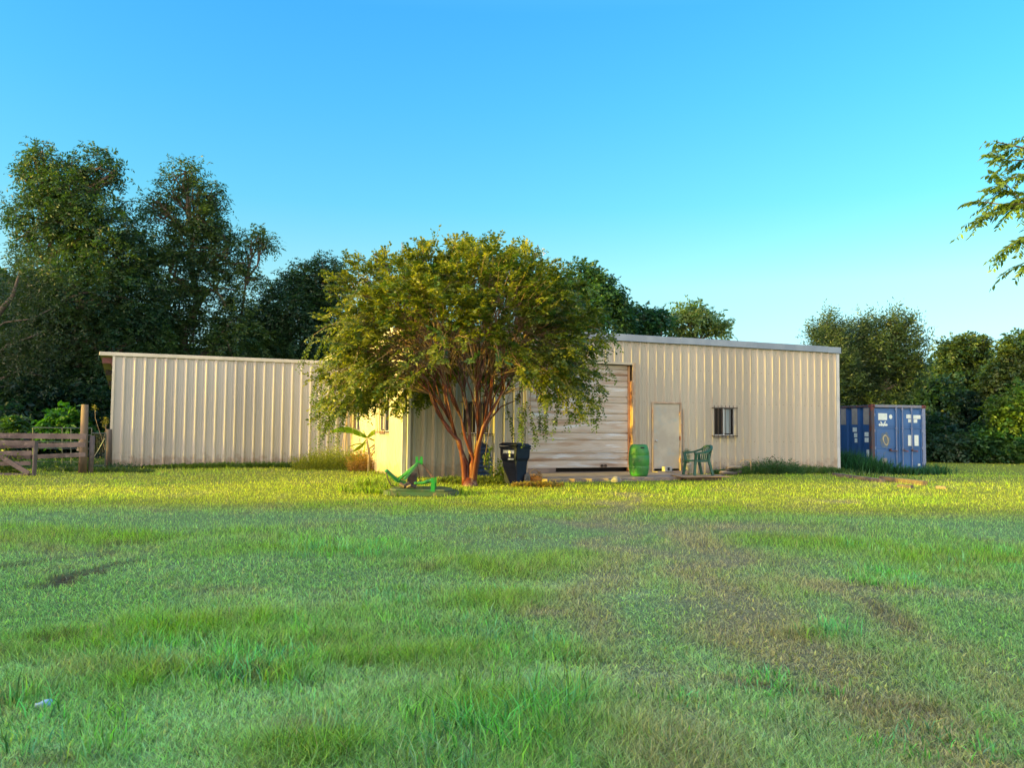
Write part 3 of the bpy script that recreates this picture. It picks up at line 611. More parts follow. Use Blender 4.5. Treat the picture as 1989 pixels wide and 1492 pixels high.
# ------------------------------------------------------------------ main building (its own frame: u along the front, v back)
BH, L = 4.20, 15.62
bld = thing('metal_building', 'long cream ribbed metal building with a roll-up door, grey door and barred windows', 'building', A0, TH)
RU = (3.76, 7.32, .12, 3.43); WD = (8.10, 9.07, .12, 2.24); WN = (10.36, 11.20, 1.24, 2.17); WN2 = (1.72, 2.56, 1.24, 2.17)
fw = ribwall('front_wall', M['wall'], bld, 0, L, 0.0, BH, .28, [(RU[0]-.08, RU[1]+.08, -1, RU[3]+.07), (WD[0]-.07, WD[1]+.07, -1, WD[3]+.06), WN, WN2], dents=.012)
SW1 = (1.62, 2.62, 1.27, 2.26); SW2 = (5.72, 6.62, 1.27, 2.26)
ribwall('side_wall', M['wall'], bld, 0, 12.5, 0.0, BH, .22, [SW1, SW2], org=(0, 0), du=(0, 1), out=(-1, 0), dents=.012)
mb = MB(); mb.box(L-.01, L+.02, .05, 12.5, 0, BH); mb.box(0, L, 12.5, 12.53, 0, BH); mb.build('rear_wall', M['wall'], bld)
mb = MB(); mb.poly([(-.05, -.02, BH+.14), (L+.08, -.02, BH+.14), (L+.08, 12.7, BH-.6), (-.05, 12.7, BH-.6)]); mb.poly([(-.05, -.02, BH+.12), (-.05, 12.7, BH-.62), (L+.08, 12.7, BH-.62), (L+.08, -.02, BH+.12)])
rf = mb.build('roof', M['roofing'], bld)
# eave trim in lapped lengths, slightly out of line with one another
mb = MB(); u = -.08; i = 0
while u < L+.1:
    w_ = min(3.05, L+.12-u); dz = random.uniform(-.008, .008); dv = random.uniform(-.006, .006)
    mb.box(u, u+w_-.001, -.085, .03+dv, BH-.005+dz, BH+.185+dz); mb.box(u, u+w_-.001, -.10, -.02, BH-.03+dz, BH+.004+dz); u += w_; i += 1
mb.build('eave_trim', M['trim'], bld, bevel=.006)
mb = MB(); mb.box(-.10, .03, 1.0, 12.6, BH-.02, BH+.13); mb.build('side_trim', M['fascia'], bld)
mb = MB(); mb.box(L-.06, L+.075, -.045, .10, 0, BH-.03); mb.build('corner_trim', M['white_trim'], bld, bevel=.01)
mb = MB(); mb.box(-.045, .07, -.045, .035, 0, BH-.03); mb.build('corner_trim', M['white_trim'], bld, bevel=.01)
mb = MB(); mb.box(.085, .185, -.11, -.035, .18, BH-.03); mb.tube([(.135, -.07, .22), (.135, -.10, .12), (.135, -.22, .05)], .05, 8); mb.build('downspout', M['downspout'], bld, bevel=.012)
# fasteners: one row of screw heads per girt
mb = MB()
for z in (.35, 1.05, 2.30, 3.35, 4.05):
    u = .13
    while u < L-.1:
        if not any(h[0]-.1 < u < h[1]+.1 and z < h[3]+.08 for h in (RU, WD)) and not any(h[0] < u < h[1] and h[2] < z < h[3] for h in (WN, WN2)):
            mb.box(u-.009, u+.009, -.012, .004, z-.009, z+.009)
        u += .305 if random.random() > .05 else .61
scr = mb.build('screws', M['screw'], bld)
import bmesh
bm = bmesh.new(); bm.from_mesh(fw.data); n0 = len(bm.faces); bm.from_mesh(scr.data); bm.faces.ensure_lookup_table()
for f_ in bm.faces[n0:]: f_.material_index = 1
bm.to_mesh(fw.data); bm.free(); fw.data.materials.append(M['screw']); bpy.data.objects.remove(scr)
# opening trims
mb = MB(); a, b_, c_, d_ = RU
mb.box(a-.08, a, -.05, .14, c_-.02, d_+.07); mb.box(a, b_, -.05, .02, d_, d_+.07)
mb.build('door_frame', M['wall'], bld, bevel=.006)
mb = MB(); mb.box(b_, b_+.10, -.055, .02, 0, d_+.07); mb.build('door_frame', M['jamb'], bld, bevel=.006)
mb = MB(); mb.box(b_-.012, b_+.003, .02, .17, .12, d_-.5); mb.box(b_-.09, b_-.012, .10, .17, .12, d_-.02); mb.build('door_track', M['rust'], bld)  # right reveal coloured orange: rust, plus the warm sunlight caught there
mb = MB(); mb.box(a+.0, a+.07, .10, .17, .12, d_-.02); mb.build('door_track', M['jamb'], bld)
# the roll-up door: horizontal ribs pressed into the curtain
zl = [.205, .42, .83, 1.05, 1.44, 1.66, 2.0, 2.19, 2.52, 2.71, 2.90, 3.08]
prof = [(0, 0)]
z0, z1 = .27, d_-.02
for z in zl:
    zz = z0+z*(z1-z0)/3.2
    prof += [(zz-.030, 0), (zz-.012, -.040), (zz+.010, -.040), (zz+.016, 0)]
    for k in (.07, .14):
        prof += [(zz+k-.012, 0), (zz+k, .006), (zz+k+.012, 0)]
prof = sorted(prof); prof = [(max(z0, p+0), q) for p, q in prof if p < z1-.01]; prof[0] = (z0, 0); prof.append((z1, 0))
mb = MB()
nU = 14
for (p, q), (p2, q2) in zip(prof[:-1], prof[1:]):
    if p2 <= p: continue
    for i in range(nU):
        ua, ub = a+.01+(b_-a-.02)*i/nU, a+.01+(b_-a-.02)*(i+1)/nU
        w0 = .008*math.sin(ua*4+p*1.3); w1 = .008*math.sin(ub*4+p*1.3); w2 = .008*math.sin(ub*4+p2*1.3); w3 = .008*math.sin(ua*4+p2*1.3)
        mb.quad((ua, .12-q+w0, p), (ub, .12-q+w1, p), (ub, .12-q2+w2, p2), (ua, .12-q2+w3, p2))
ru = mb.build('rollup_door', M['slat'], bld)
mb = MB(); mb.box(a+.01, b_-.01, .085, .145, z0-.035, z0+.01); mb.build('bottom_bar', M['slat'], ru)
mb = MB(); mb.box(6.28, 6.34, .05, .09, z0-.02, z0+.06); mb.box(6.40, 6.46, .05, .09, z0-.02, z0+.06); mb.box(6.26, 6.48, .045, .09, z0+.0, z0+.025); mb.build('handle', M['black'], ru)
mb = MB(); mb.box(a-.05, b_+.05, .35, .37, 0, d_); mb.build('inner_shade_sheet', M['dark'], bld); mb = MB(); mb.box(WN[0]-.2, WN[1]+.2, .6, .62, .9, 2.5); mb.build('inner_shade_sheet', M['dark'], bld)  # near-black sheets added behind the openings, standing in for unlit interior
mb = MB(); mb.box(a+.0, a+.95, .02, .33, .105, .235); mb.build('threshold_block', M['concrete'], bld)
# walk door
a, b_, c_, d_ = WD
mb = MB(); mb.box(a-.07, a, -.05, .1, .1, d_+.06); mb.box(b_, b_+.07, -.05, .1, .1, d_+.06); mb.box(a, b_, -.05, .1, d_, d_+.06); mb.build('door_frame', M['jamb'], bld, bevel=.006)
mb = MB(); mb.box(a+.006, b_-.006, -.02, .03, c_+.06, d_-.006); dr = mb.build('walk_door', M['door'], bld, bevel=.004)
mb = MB(); Mx = Matrix.Translation((a+.075, -.02, 1.06)) @ Matrix.Rotation(PI/2, 4, 'X'); mb.lathe([(.0, 0), (.034, 0), (.034, .008), (.014, .014), (.014, .035), (.028, .045), (.031, .06), (.024, .075), (0, .08)], 16, Mx); mb.build('door_knob', M['chrome'], dr, smooth=True)
for z in (.45, 1.15, 1.95):
    mb = MB(); mb.box(b_-.02, b_+.015, -.062, -.02, z-.06, z+.06); mb.build('hinge', M['rust'], dr)
mb = MB(); mb.box(b_+.105, b_+.165, -.04, -.034, .3, 2.1)
for k in range(9): mb.box(b_+.09, b_+.12, -.046, -.04, .9+k*.13, .94+k*.13)
mb.build('stained_strip', M['jamb'], bld)
mb = MB(); mb.box(9.62, 9.72, -.075, 0, .62, .76); ob = mb.build('outlet_box', M['block'], bld, bevel=.006)
# windows with burglar bars
def window(u0, u1, z0, z1, side=False, bars=7, barmat='black', off=.12, cur=True):
    T = (lambda x, y, z: (x, y, z)) if not side else (lambda x, y, z: (y, x, z))
    mb = MB()
    def bx(x0, x1, y0, y1, za, zb):
        p = T(x0, y0, za); q = T(x1, y1, zb); mb.box(min(p[0], q[0]), max(p[0], q[0]), min(p[1], q[1]), max(p[1], q[1]), za, zb)
    w = .035
    for r in ((u0, u0+w, z0, z1), (u1-w, u1, z0, z1), (u0+w, u1-w, z0, z0+w), (u0+w, u1-w, z1-w, z1), ((u0+u1)/2-w/2, (u0+u1)/2+w/2, z0+w, z1-w)): bx(r[0], r[1], -.012, .04, r[2], r[3])
    wf = mb.build('window', M['winframe'], bld)
    mb = MB(); bx(u0+w, u1-w, .022, .026, z0+w, z1-w); mb.build('pane', M['glass'], wf)
    if cur:
        mb = MB(); bx(u0+(u1-u0)*.52, u1-w-.1, .014, .018, z0+w+.04, z1-w-.02); mb.build('curtain', M['curtain'], wf)
    mb = MB(); o = -off
    for i in range(bars):
        uu = u0-.03+(u1-u0+.06)*i/(bars-1); p = [T(uu, o, z0-.05), T(uu, o, z1+.06)]; mb.tube(p, .011, 6)
    for z in (z0+.0, z1-.02):
        bx(u0-.06, u1+.06, o-.008, o+.008, z-.016, z+.016)
        for uu in (u0-.05, u1+.05): bx(uu-.012, uu+.012, o, -.005, z-.012, z+.012)
    bx(u0-.03, u1+.03, o-.01, o+.01, z0-.06, z0-.04)
    mb.build('burglar_bars', M[barmat], bld)
window(*WN); window(*WN2, cur=False)
window(*SW1, side=True, barmat='brownbar', bars=6, off=.16); window(*SW2, side=True, barmat='brownbar', bars=6, off=.16)

# ------------------------------------------------------------------ lean-to shed (own frame at its left front corner; same angle)
SC = bw(-7.76, 7.0); SL = 7.72; SH = 3.62
shed = thing('open_shed', 'paler ribbed metal shed with dark red framing under its left eave', 'shed', SC, TH)
ribwall('front_wall', M['shed'], shed, 0, SL, .06, SH, .33, dents=.010, pitch=.312)
mb = MB(); mb.box(-.03, .045, -.05, .02, .05, SH); mb.build('corner_trim', M['fascia'], shed)
mb = MB(); mb.box(-.42, SL+.02, -.07, .06, SH+.0, SH+.115); mb.build('fascia', M['fascia'], shed, bevel=.01)
mb = MB()
mb.quad((-.42, .0, SH+.10), (SL, .0, SH+.10), (SL, 5.2, SH-.85), (-.42, 5.2, SH-.85)); mb.quad((-.42, .0, SH+.08), (-.42, 5.2, SH-.87), (SL, 5.2, SH-.87), (SL, .0, SH+.08)); mb.quad((-.42, 0, SH+.08), (-.42, 0, SH+.10), (-.42, 5.2, SH-.85), (-.42, 5.2, SH-.87))
mb.build('roof', M['roofing'], shed)
for k in range(4):
    y = .10+k*1.6; z = SH-.02-y*.183-.10
    mb = MB(); mb.box(-.34, SL-.05, y, y+.07, z-.10, z+.08); mb.build('purlin', M['redwood' if k == 0 else 'dark'], shed)  # purlins behind the first are near-black: shade under the roof painted in
mb = MB(); mb.bar((-.03, .05, SH-.24), (-.03, 5.1, SH-1.15), .07, .16); mb.build('rafter', M['redwood'], shed)
mb = MB(); mb.box(0, SL, 5.1, 5.13, 0, SH-.95); mb.build('rear_wall', M['dark'], shed)  # near-black colour stands in for the shaded inside of the shed
mb = MB(); mb.box(-.05, .05, 5.0, 5.1, 0, SH-1.1); mb.build('post', M['redwood'], shed)

# ------------------------------------------------------------------ slab
mb = MB(); pts = []
for i in range(40):
    u = 3.15+(8.2-3.15)*i/39; pts.append((u, -2.72+.05*math.sin(i*1.7)+random.uniform(-.03, .03)))
pts += [(8.24, -.02), (3.12, -.02)]
Mb = Matrix.Translation(A0) @ Matrix.Rotation(TH, 4, 'Z')
mb.prism(pts, -.1, .085, Mb); mb.box(3.72, 7.36, -.02, .5, -.1, .10, Mb); mb.box(8.03, 9.14, -.35, .2, -.1, .115, Mb); tag(mb.build('pavement', M['concrete'], None, bevel=.01), kind='structure')

# ------------------------------------------------------------------ crape myrtle
def myrtle():
    base = ground(913, 944); base.z = gzf(base.x, base.y)-.02
    root = thing('crape_myrtle', 'wide domed crape myrtle with several smooth red trunks in front of the building', 'tree', base)
    Yt = base.y; PX = Yt/F
    loc = lambda px, py, dy=0: at(px, py, Yt+dy)-base
    mb = MB(); tw = MB()
    # main stems traced in the photograph (pixel paths) each at its own depth
    stems = [([(905, 944), (900, 900), (892, 858), (870, 835), (848, 800), (835, 760)], -.25, .085), ([(908, 944), (908, 905), (893, 870), (884, 838), (868, 800), (858, 745)], .1, .075),
             ([(912, 944), (915, 900), (912, 860), (910, 820), (900, 770), (890, 720)], .35, .080), ([(915, 944), (917, 905), (925, 880), (927, 850), (930, 800), (926, 740)], -.15, .075),
             ([(918, 944), (922, 905), (928, 870), (938, 830), (958, 790), (975, 765), (990, 745)], -.35, .085), ([(917, 944), (926, 900), (932, 860), (928, 820), (922, 790), (930, 750), (945, 700)], .3, .07),
             ([(911, 944), (902, 890), (884, 850), (860, 815), (846, 785), (820, 740), (800, 700)], .5, .065), ([(916, 944), (918, 890), (905, 850), (895, 810), (878, 780), (860, 720)], -.5, .06),
             ([(914, 944), (920, 895), (932, 850), (950, 815), (975, 790), (1010, 775)], .6, .06)]
    tips = []
    for pts, dy, r in stems:
        P = [loc(a, b, dy*min(1, i/2.5)*.9) for i, (a, b) in enumerate(pts)]; k = len(P)
        P = [p+Vector((random.uniform(-.02, .02), random.uniform(-.02, .02), 0)) for p in P]
        # smooth the path
        Q = []
        for i in range(k-1):
            for t in (0, .33, .66): Q.append(P[i].lerp(P[i+1], t))
        Q.append(P[-1]); R_ = [r*.88*(1-.82*i/(len(Q)-1)) for i in range(len(Q))]; R_[0] *= 1.15; R_ = [q_*(1+.10*math.sin(j*2.1+r*90)) for j, q_ in enumerate(R_)]
        mb.tube(Q, R_, 10); tips.append((Q, R_))
    mb.tube([Vector((0, 0, -.12)), Vector((0, 0, .06)), Vector((.01, 0, .22))], [.24, .19, .12], 12)
    # crown envelope: points on a dome shell
    C = at(893, 655, Yt)-base; RX, RZ, RY = 268*PX, 172*PX, 255*PX
    N = 1020; pts = []
    while len(pts) < N:
        th = random.uniform(0, 2*PI); ph = math.asin(random.uniform(-.62, .99)); 
        rr = random.uniform(.60, 1.0)**.7
        if ph < .0: rr = random.uniform(.72, 1.04)
        d = Vector((math.cos(ph)*math.cos(th), math.cos(ph)*math.sin(th), math.sin(ph)))
        lump = 1+.12*math.sin(th*3+1.3)*math.cos(ph*4)+.08*math.sin(th*7+ph*5)
        p = C+Vector((d.x*RX, d.y*RY, d.z*RZ))*rr*lump
        if ph < 0: p = C+Vector((d.x*RX*(1+.06*abs(ph)), d.y*RY, d.z*RZ*1.45))*rr*lump
        if d.z < -.30 and abs(d.x) < .5 and d.y < .3 and random.random() < .7: continue    # the open belly that shows the stems
        if d.z < -.34 and abs(d.x) < .28: continue
        cl = float(vnoise(p.x*.95+5, p.z*1.1+p.y*.6, 21))
        if cl < .42 and random.random() < .78: continue
        pts.append(p*1.0+(p-C)*.06*(cl-.5)*2)
    # secondary limbs
    sec = []
    for k in range(46):
        Q, R_ = random.choice(tips); i = random.randint(int(len(Q)*.45), len(Q)-1); s = Q[i]
        d = (s-Vector((0, 0, s.z*.3))); th = math.atan2(d.y, d.x)+random.uniform(-.7, .7); 
        h = random.uniform(.25, .80); e_ = C+Vector((math.cos(th)*RX*random.uniform(.25, .62), math.sin(th)*RY*random.uniform(.2, .6), RZ*(random.uniform(-.15, .62))))
        w = wobble(s, e_, 6, .04, -.06); r0 = min(R_[i], .022); mb.tube(w, [r0*(1-.11*j) for j in range(7)], 6); sec.append((w, r0))
    SP, SD, SC_ = [], [], []
    for p in pts:
        w, r0 = min(sec, key=lambda q: min((q[0][3]-p).length, (q[0][5]-p).length)+random.uniform(0, .35))
        s = w[random.randint(2, 6)]
        if p.z < s.z: q = wobble(s, p, 6, .05, -.16)
        else: q = wobble(s, p, 6, .04, -.04)
        tw.tube(q, [.009*(1-j/7.5)+.0015 for j in range(7)], 4, cap=False)
        outd = (p-C); outd.normalize(); d0 = (q[-1]-q[-2]).normalized()
        for j in range(10):
            b0 = q[-1].lerp(q[3], random.random()**1.3) if j > 2 else q[-1]
            v = d0*.7+outd*.45+Vector((random.gauss(0, .5), random.gauss(0, .5), random.gauss(.08, .38)))
            SP.append(b0); SD.append(v)
    # a few long shoots on top and drooping skirts at the sides
    for k in range(46):
        th = random.uniform(0, 2*PI); rr = random.uniform(.0, .75); s = C+Vector((math.cos(th)*RX*rr, math.sin(th)*RY*rr, RZ*math.sqrt(1-rr*rr)*.93)); e_ = s+Vector((random.uniform(-.12, .12), random.uniform(-.12, .12), random.uniform(.15, .38)))
        tw.tube([s, e_], [.005, .002], 3, cap=False)
        for j in range(4): SP.append(s.lerp(e_, j/3)); SD.append(e_-s+Vector((random.gauss(0, .2), random.gauss(0, .2), 0)))
    nmain = len(SP)
    n_ = len(SP); SP, SD = np.array(SP), np.array(SD)
    k = RNG.uniform(0, 1, (n_, 1))**1.3
    c = np.array([.035, .085, .018])*(1-k)+np.array([.22, .235, .022])*k
    co, cc = sprays(SP, SD, RNG.uniform(.20, .40, n_), 13, .086, .050, c, .20, jit=.25, cj=.3, hang=.15)
    skirts = []
    for (x0, y0, x1, y1) in ((640, 760, 618, 845), (650, 740, 635, 800), (625, 730, 608, 790), (645, 770, 628, 842), (655, 765, 645, 835), (632, 745, 612, 815), (660, 750, 650, 815), (675, 750, 668, 810), (1140, 720, 1155, 785), (1100, 760, 1105, 815), (1125, 750, 1128, 800), (1085, 770, 1080, 815), (1045, 790, 1050, 830), (1020, 780, 1012, 830), (668, 770, 655, 850), (700, 770, 712, 800), (690, 745, 690, 790), (630, 700, 610, 760), (1150, 700, 1170, 790), (1160, 660, 1185, 720), (1140, 745, 1150, 812), (1165, 770, 1160, 810), (1060, 790, 1060, 835),
                             (1030, 800, 1040, 850), (1110, 740, 1135, 800), (1165, 640, 1195, 665), (610, 650, 590, 700), (640, 640, 615, 690), (1010, 790, 1015, 840), (985, 780, 995, 830), (940, 905, 950, 880), (730, 490, 722, 505), (1045, 475, 1050, 500), (780, 470, 800, 500), (1120, 540, 1155, 570)):
        dy = random.uniform(-.7, .4); s = loc(x0, y0, dy); e_ = loc(x1, y1, dy); q = wobble(s, e_, 5, .06)
        top = min(sec, key=lambda q_: (q_[0][6]-s).length)[0][6]; tw.tube(wobble(top, s, 6, .04, -.12)[:-1]+q, [.011*(1-j/14) for j in range(12)], 4, cap=False)
        for j in range(6): skirts.append((q[j], q[min(j+1, 5)]-q[max(j-1, 0)]))
        for j in range(6): skirts.append((q[j], (q[min(j+1, 5)]-q[max(j-1, 0)]).normalized()+Vector((random.gauss(0, .5), random.gauss(0, .5), random.gauss(0, .3)))))
    n_ = len(skirts); co2, cc2 = sprays(np.array([s[0] for s in skirts]), np.array([s[1] for s in skirts]), .26, 10, .07, .036, np.array([.085, .14, .02])*RNG.uniform(.6, 1.5, (n_, 1)), .35, cj=.3)
    fastmesh('crown', np.concatenate([co, co2]), 4, M['leaf'], np.concatenate([cc, cc2]), root)
    mb.build('trunk', M['myrtle'], root, smooth=True); tw.build('branches', M['twig'], root, smooth=True)
    # a few faded flower heads
    fl = MB(); 
    for (a, b) in ((658, 560), (675, 600), (690, 560), (735, 525), (708, 545), (1055, 492)):
        c0 = loc(a, b, random.uniform(-.3, .3))
        for _ in range(26):
            p = c0+Vector((random.gauss(0, .045), random.gauss(0, .045), random.gauss(0, .06))); d = Vector((random.gauss(0, 1), random.gauss(0, 1), random.gauss(0, 1))).normalized()*.018; e2 = d.orthogonal().normalized()*.015
            fl.quad(p-d, p+e2, p+d, p-e2)
    fl.build('blossom', M['blossom'], root)
M['blossom'] = mat('faded_blossom', (.62, .50, .46), (.5, .36, .3), 30, rough=.8)
myrtle()

# ------------------------------------------------------------------ shipping container (frame: u along the doors, v back), parallel to the building
CP = ground(1693, 913.0, -.12); 
CP = at(1694, 912, 31.0); CP.z = -.13
cont = thing('shipping_container', 'blue steel shipping container with lock rods, white stickers and rusty corners', 'shipping container', CP, rad(15.2))
CW, CH, CL = 2.44, 2.59, 6.06
mb = MB()    # corrugated left side: u = 0 plane, ribs along v
def corr(v0, v1, z0, z1, xo, sgn):
    pts = []; v = v0
    while v < v1:
        for dv, o in ((0, 0), (.07, .0), (.14, .036), (.21, .036)):
            if v+dv < v1: pts.append((v+dv, o))
        v += .28
    pts.append((v1, 0))
    for (a, oa), (b_, ob_) in zip(pts[:-1], pts[1:]): mb.quad((xo+sgn*oa, a, z0), (xo+sgn*ob_, b_, z0), (xo+sgn*ob_, b_, z1), (xo+sgn*oa, a, z1))
# wide corrugations as seen in the photo
def widecorr(xo, sgn):
    v = .12; P = []
    while v < CL-.15:
        for dv, o in ((0, .0), (.36, .0), (.43, .045), (.60, .045), (.67, .0)):
            if v+dv < CL-.1: P.append((v+dv, o))
        v += .67
    P.append((CL-.1, 0))
    for (a, oa), (b_, ob_) in zip(P[:-1], P[1:]): mb.quad((xo+sgn*oa, a, .17), (xo+sgn*ob_, b_, .17), (xo+sgn*ob_, b_, CH-.08), (xo+sgn*oa, a, CH-.08))
widecorr(.03, 1); widecorr(CW-.03, -1); mb.box(.05, CW-.05, CL-.05, CL-.03, .1, CH-.05)
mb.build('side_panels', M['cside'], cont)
mb = MB(); mb.box(.02, CW-.02, .06, CL-.02, CH-.05, CH-.02); mb.build('roof', M['cside'], cont)
mb = MB(); mb.box(0, .07, .1, CL, .02, .18); mb.box(0, .07, .1, CL, CH-.1, CH-.03); mb.box(CW-.07, CW, .1, CL, .02, .18); mb.box(CW-.07, CW, .1, CL, CH-.1, CH-.03); mb.build('side_rails', M['cpost'], cont)
for u, v in ((0, 0), (CW-.14, 0), (0, CL-.14), (CW-.14, CL-.14)):
    mb = MB(); mb.box(u, u+.14, v, v+.14, .12, CH-.12); mb.build('corner_post', M['cpost' if u == 0 else 'cbar'], cont, bevel=.006)
    for z in (0, CH-.12):
        mb = MB(); mb.box(u-.004, u+.165, v-.01, v+.17, z, z+.12); cc_ = mb.build('corner_casting', M['crust'], cont, bevel=.012)
        mb = MB(); mb.box(u+.05, u+.12, v-.013, v-.010, z+.035, z+.085); mb.build('slot', M['dark'], cc_)
mb = MB(); mb.box(.165, CW-.165, .0, .1, CH-.11, CH-.005); mb.build('header', M['ctop'], cont, bevel=.006)
mb = MB(); mb.box(.165, CW-.165, .0, .1, .02, .14); mb.build('sill', M['cpost'], cont, bevel=.006)
def cdoor(u0, u1, first):
    mb = MB(); z0, z1 = .15, CH-.14; hs = [z0, z0+(z1-z0)*.345, z0+(z1-z0)*.675, z1]
    mb.box(u0, u1, .055, .075, z0, z1)
    for a, b_ in zip(hs[:-1], hs[1:]):     # three pressed fields inside a frame
        ins = .09; mb.prism([(u0+ins, a+.07), (u1-ins, a+.07), (u1-ins, b_-.05), (u0+ins, b_-.05)], -.055, -.038, Matrix.Rotation(PI/2, 4, 'X'))
    for z in hs[1:-1]: mb.box(u0+.03, u1-.03, .03, .055, z-.012, z+.03)
    mb.box(u0, u0+.05, .03, .056, z0, z1); mb.box(u1-.05, u1, .03, .056, z0, z1); mb.box(u0+.05, u1-.05, .031, .056, z1-.04, z1); mb.box(u0+.05, u1-.05, .031, .056, z0, z0+.04)
    return mb.build('door', M['cblue'], cont, bevel=.005)
d1 = cdoor(.15, 1.215, 0); d2 = cdoor(1.235, CW-.15, 1)
for u, dd, white in ((1.10, d1, True), (1.385, d2, False), (1.80, d2, False)):
    mb = MB(); mb.tube([(u, -.01, .12), (u, -.01, CH-.06)], .019, 8); mb.box(u-.035, u+.035, -.02, .03, .14, .2); mb.box(u-.035, u+.035, -.02, .03, CH-.2, CH-.14)
    for z in (.9, 1.7): mb.box(u-.03, u+.03, -.02, .03, z-.025, z+.025)
    mb.build('lock_rod', M['cbar'], dd)
for u0, u1, dd in ((.80, 1.14, d1), (1.38, 1.60, d2), (1.78, 2.04, d2)):
    mb = MB(); mb.bar((u0, -.035, .86), (u1, -.035, .83), .02, .035); mb.box(u0, u0+.05, -.04, .03, .83, .92); mb.build('latch_handle', M['cpost'], dd)
for z in (.35, .95, 1.6, 2.2):
    for u in (.135, CW-.175):
        mb = MB(); mb.box(u, u+.04, .0, .06, z-.05, z+.05); mb.build('hinge', M['cbar'], cont)
def stick(name, mk, u0, u1, z0, z1, par, y=.034, side=False):
    mb = MB()
    if side: mb.box(y-.004, y, u0, u1, z0, z1)
    else: mb.box(u0, u1, y-.003, y, z0, z1)
    return mb.build(name, M[mk], par)
def zc(py): return CH*(921.5-py)/133.5          # height on the doors from the photograph's rows
def uc(px): return (px-1693)/104*CW
for r in ((1707, 1724, 805, 818), ): stick('sticker', 'sticker', uc(r[0]), uc(r[1]), zc(r[3]), zc(r[2]), d1)
for r in ((1761, 1771.5, 806.5, 814), (1774.5, 1790, 807.5, 815), (1764.5, 1771.5, 815.5, 822), (1775, 1782, 816, 822.5), (1763.5, 1772, 847, 868), (1776, 1784, 847, 868), (1782, 1786.5, 903, 907.5)):
    stick('sticker', 'sticker', uc(r[0]), uc(r[1]), zc(r[3]), zc(r[2]), d2)
stick('faded_patch', 'cpatch', uc(1714), uc(1723), zc(904), zc(892), d1)
mb = MB(); n_ = 20; uc0, zc0 = uc(1730.8), zc(811.5); mb.poly([(uc0+.072*math.cos(2*PI*i/n_), .031, zc0+.085*math.sin(2*PI*i/n_)) for i in range(n_)]); mb.build('round_sticker', M['sticker'], d1)
# curly white logo: a bar of five round letters with two splayed ascenders and one descender
mb = MB(); zb = zc(827.5)
for k, px in enumerate((1709.5, 1713, 1716.6, 1720, 1722.6)):
    u = uc(px); mb.poly([(u+.047*math.cos(2*PI*i/10), .030-k*.0006, zb+.05*math.sin(2*PI*i/10)) for i in range(10)])
def stroke(a, b_, w, yy):
    a = Vector((uc(a[0]), yy, zc(a[1]))); b_ = Vector((uc(b_[0]), yy, zc(b_[1]))); d = (b_-a).normalized(); nn = Vector((-d.z, 0, d.x))*w; mb.quad(a-nn, b_-nn, b_+nn, a+nn)
stroke((1714.8, 827), (1711.8, 822), .022, .0262); stroke((1717.6, 826.5), (1720, 821.6), .024, .0254); stroke((1716, 827), (1716.3, 830.6), .03, .0246)
for (a, b_) in ((1711.8, 822.2), (1720, 821.8)): mb.poly([(uc(a)+.03*math.cos(2*PI*i/8), .0238, zc(b_)+.03*math.sin(2*PI*i/8)) for i in range(8)])
mb.build('logo', M['sticker'], d1)
mb = MB(); c0u, c0z = uc(1720.8), zc(857); n_ = 28
for i in range(n_):
    a, b_ = 2*PI*i/n_, 2*PI*(i+1)/n_; ro = (.125+.012*math.sin(a*3), .205); ri = (.085, .155); tl = .15
    def E(r, t): x_, z_ = r[0]*math.cos(t), r[1]*math.sin(t); return (c0u+x_-z_*tl, .028, c0z+z_)
    mb.quad(E(ri, a), E(ri, b_), E(ro, b_), E(ro, a))
mb.build('ring_mark', M['ring'], d1)
mb = MB(); mb.poly([(c0u-.03+(.22+.04*math.sin(i*2.3))*math.cos(2*PI*i/24), .0305, c0z-.02+(.30+.05*math.sin(i*1.7))*math.sin(2*PI*i/24)) for i in range(24)]); mb.build('rust_stain', M['ringbg'], d1)
# faded squares along the side, one per corrugation, and small white notices
for k in range(7):
    v0 = .16+k*.67; stick('faded_patch', 'cpatch', v0, v0+.32, 1.83, CH-.13, cont, y=.028, side=True)
for (v0, v1, z0, z1) in ((.20, .42, 1.38, 1.54), (.20, .42, 1.16, 1.33), (.18, .32, .62, .88), (.86, 1.10, 1.55, 1.72), (.84, 1.02, 1.34, 1.50), (.84, .99, 1.14, 1.30)):
    stick('sticker', 'sticker', v0, v1, z0, z1, cont, y=.024, side=True)

# ------------------------------------------------------------------ green drum
p = at(1241, 925.5, 23.55); p.z = .085
dr_ = thing('plastic_drum', 'bright green plastic drum beside the roll-up door', 'drum', p)
mb = MB(); prof = [(0, .0), (.20, .0), (.235, .015), (.262, .08), (.285, .22), (.290, .27), (.283, .285), (.283, .30), (.291, .315), (.295, .45), (.293, .58), (.285, .59), (.285, .605), (.291, .62), (.28, .70), (.262, .79), (.235, .87), (.215, .895), (.19, .90), (.18, .885), (0, .885)]
mb.lathe([(r*1.0, z) for r, z in prof], 40); mb.build('body', M['greenplastic'], dr_, smooth=True)
mb = MB()
for k in range(8):
    a = -PI/2+.02+k*.055; b_ = a+.055; R0, R1 = .268, .262
    mb.quad((R0*math.cos(a), R0*math.sin(a), .795), (R0*math.cos(b_), R0*math.sin(b_), .795), (R1*math.cos(b_), R1*math.sin(b_), .828), (R1*math.cos(a), R1*math.sin(a), .828))
mb.build('hand_slot', M['dark'], dr_)
for x_ in (-.1, .1):
    mb = MB(); mb.lathe([(.035, .88), (.035, .905), (0, .905)], 14, Matrix.Translation((x_, 0, 0))); mb.build('bung', M['greenplastic'], dr_)

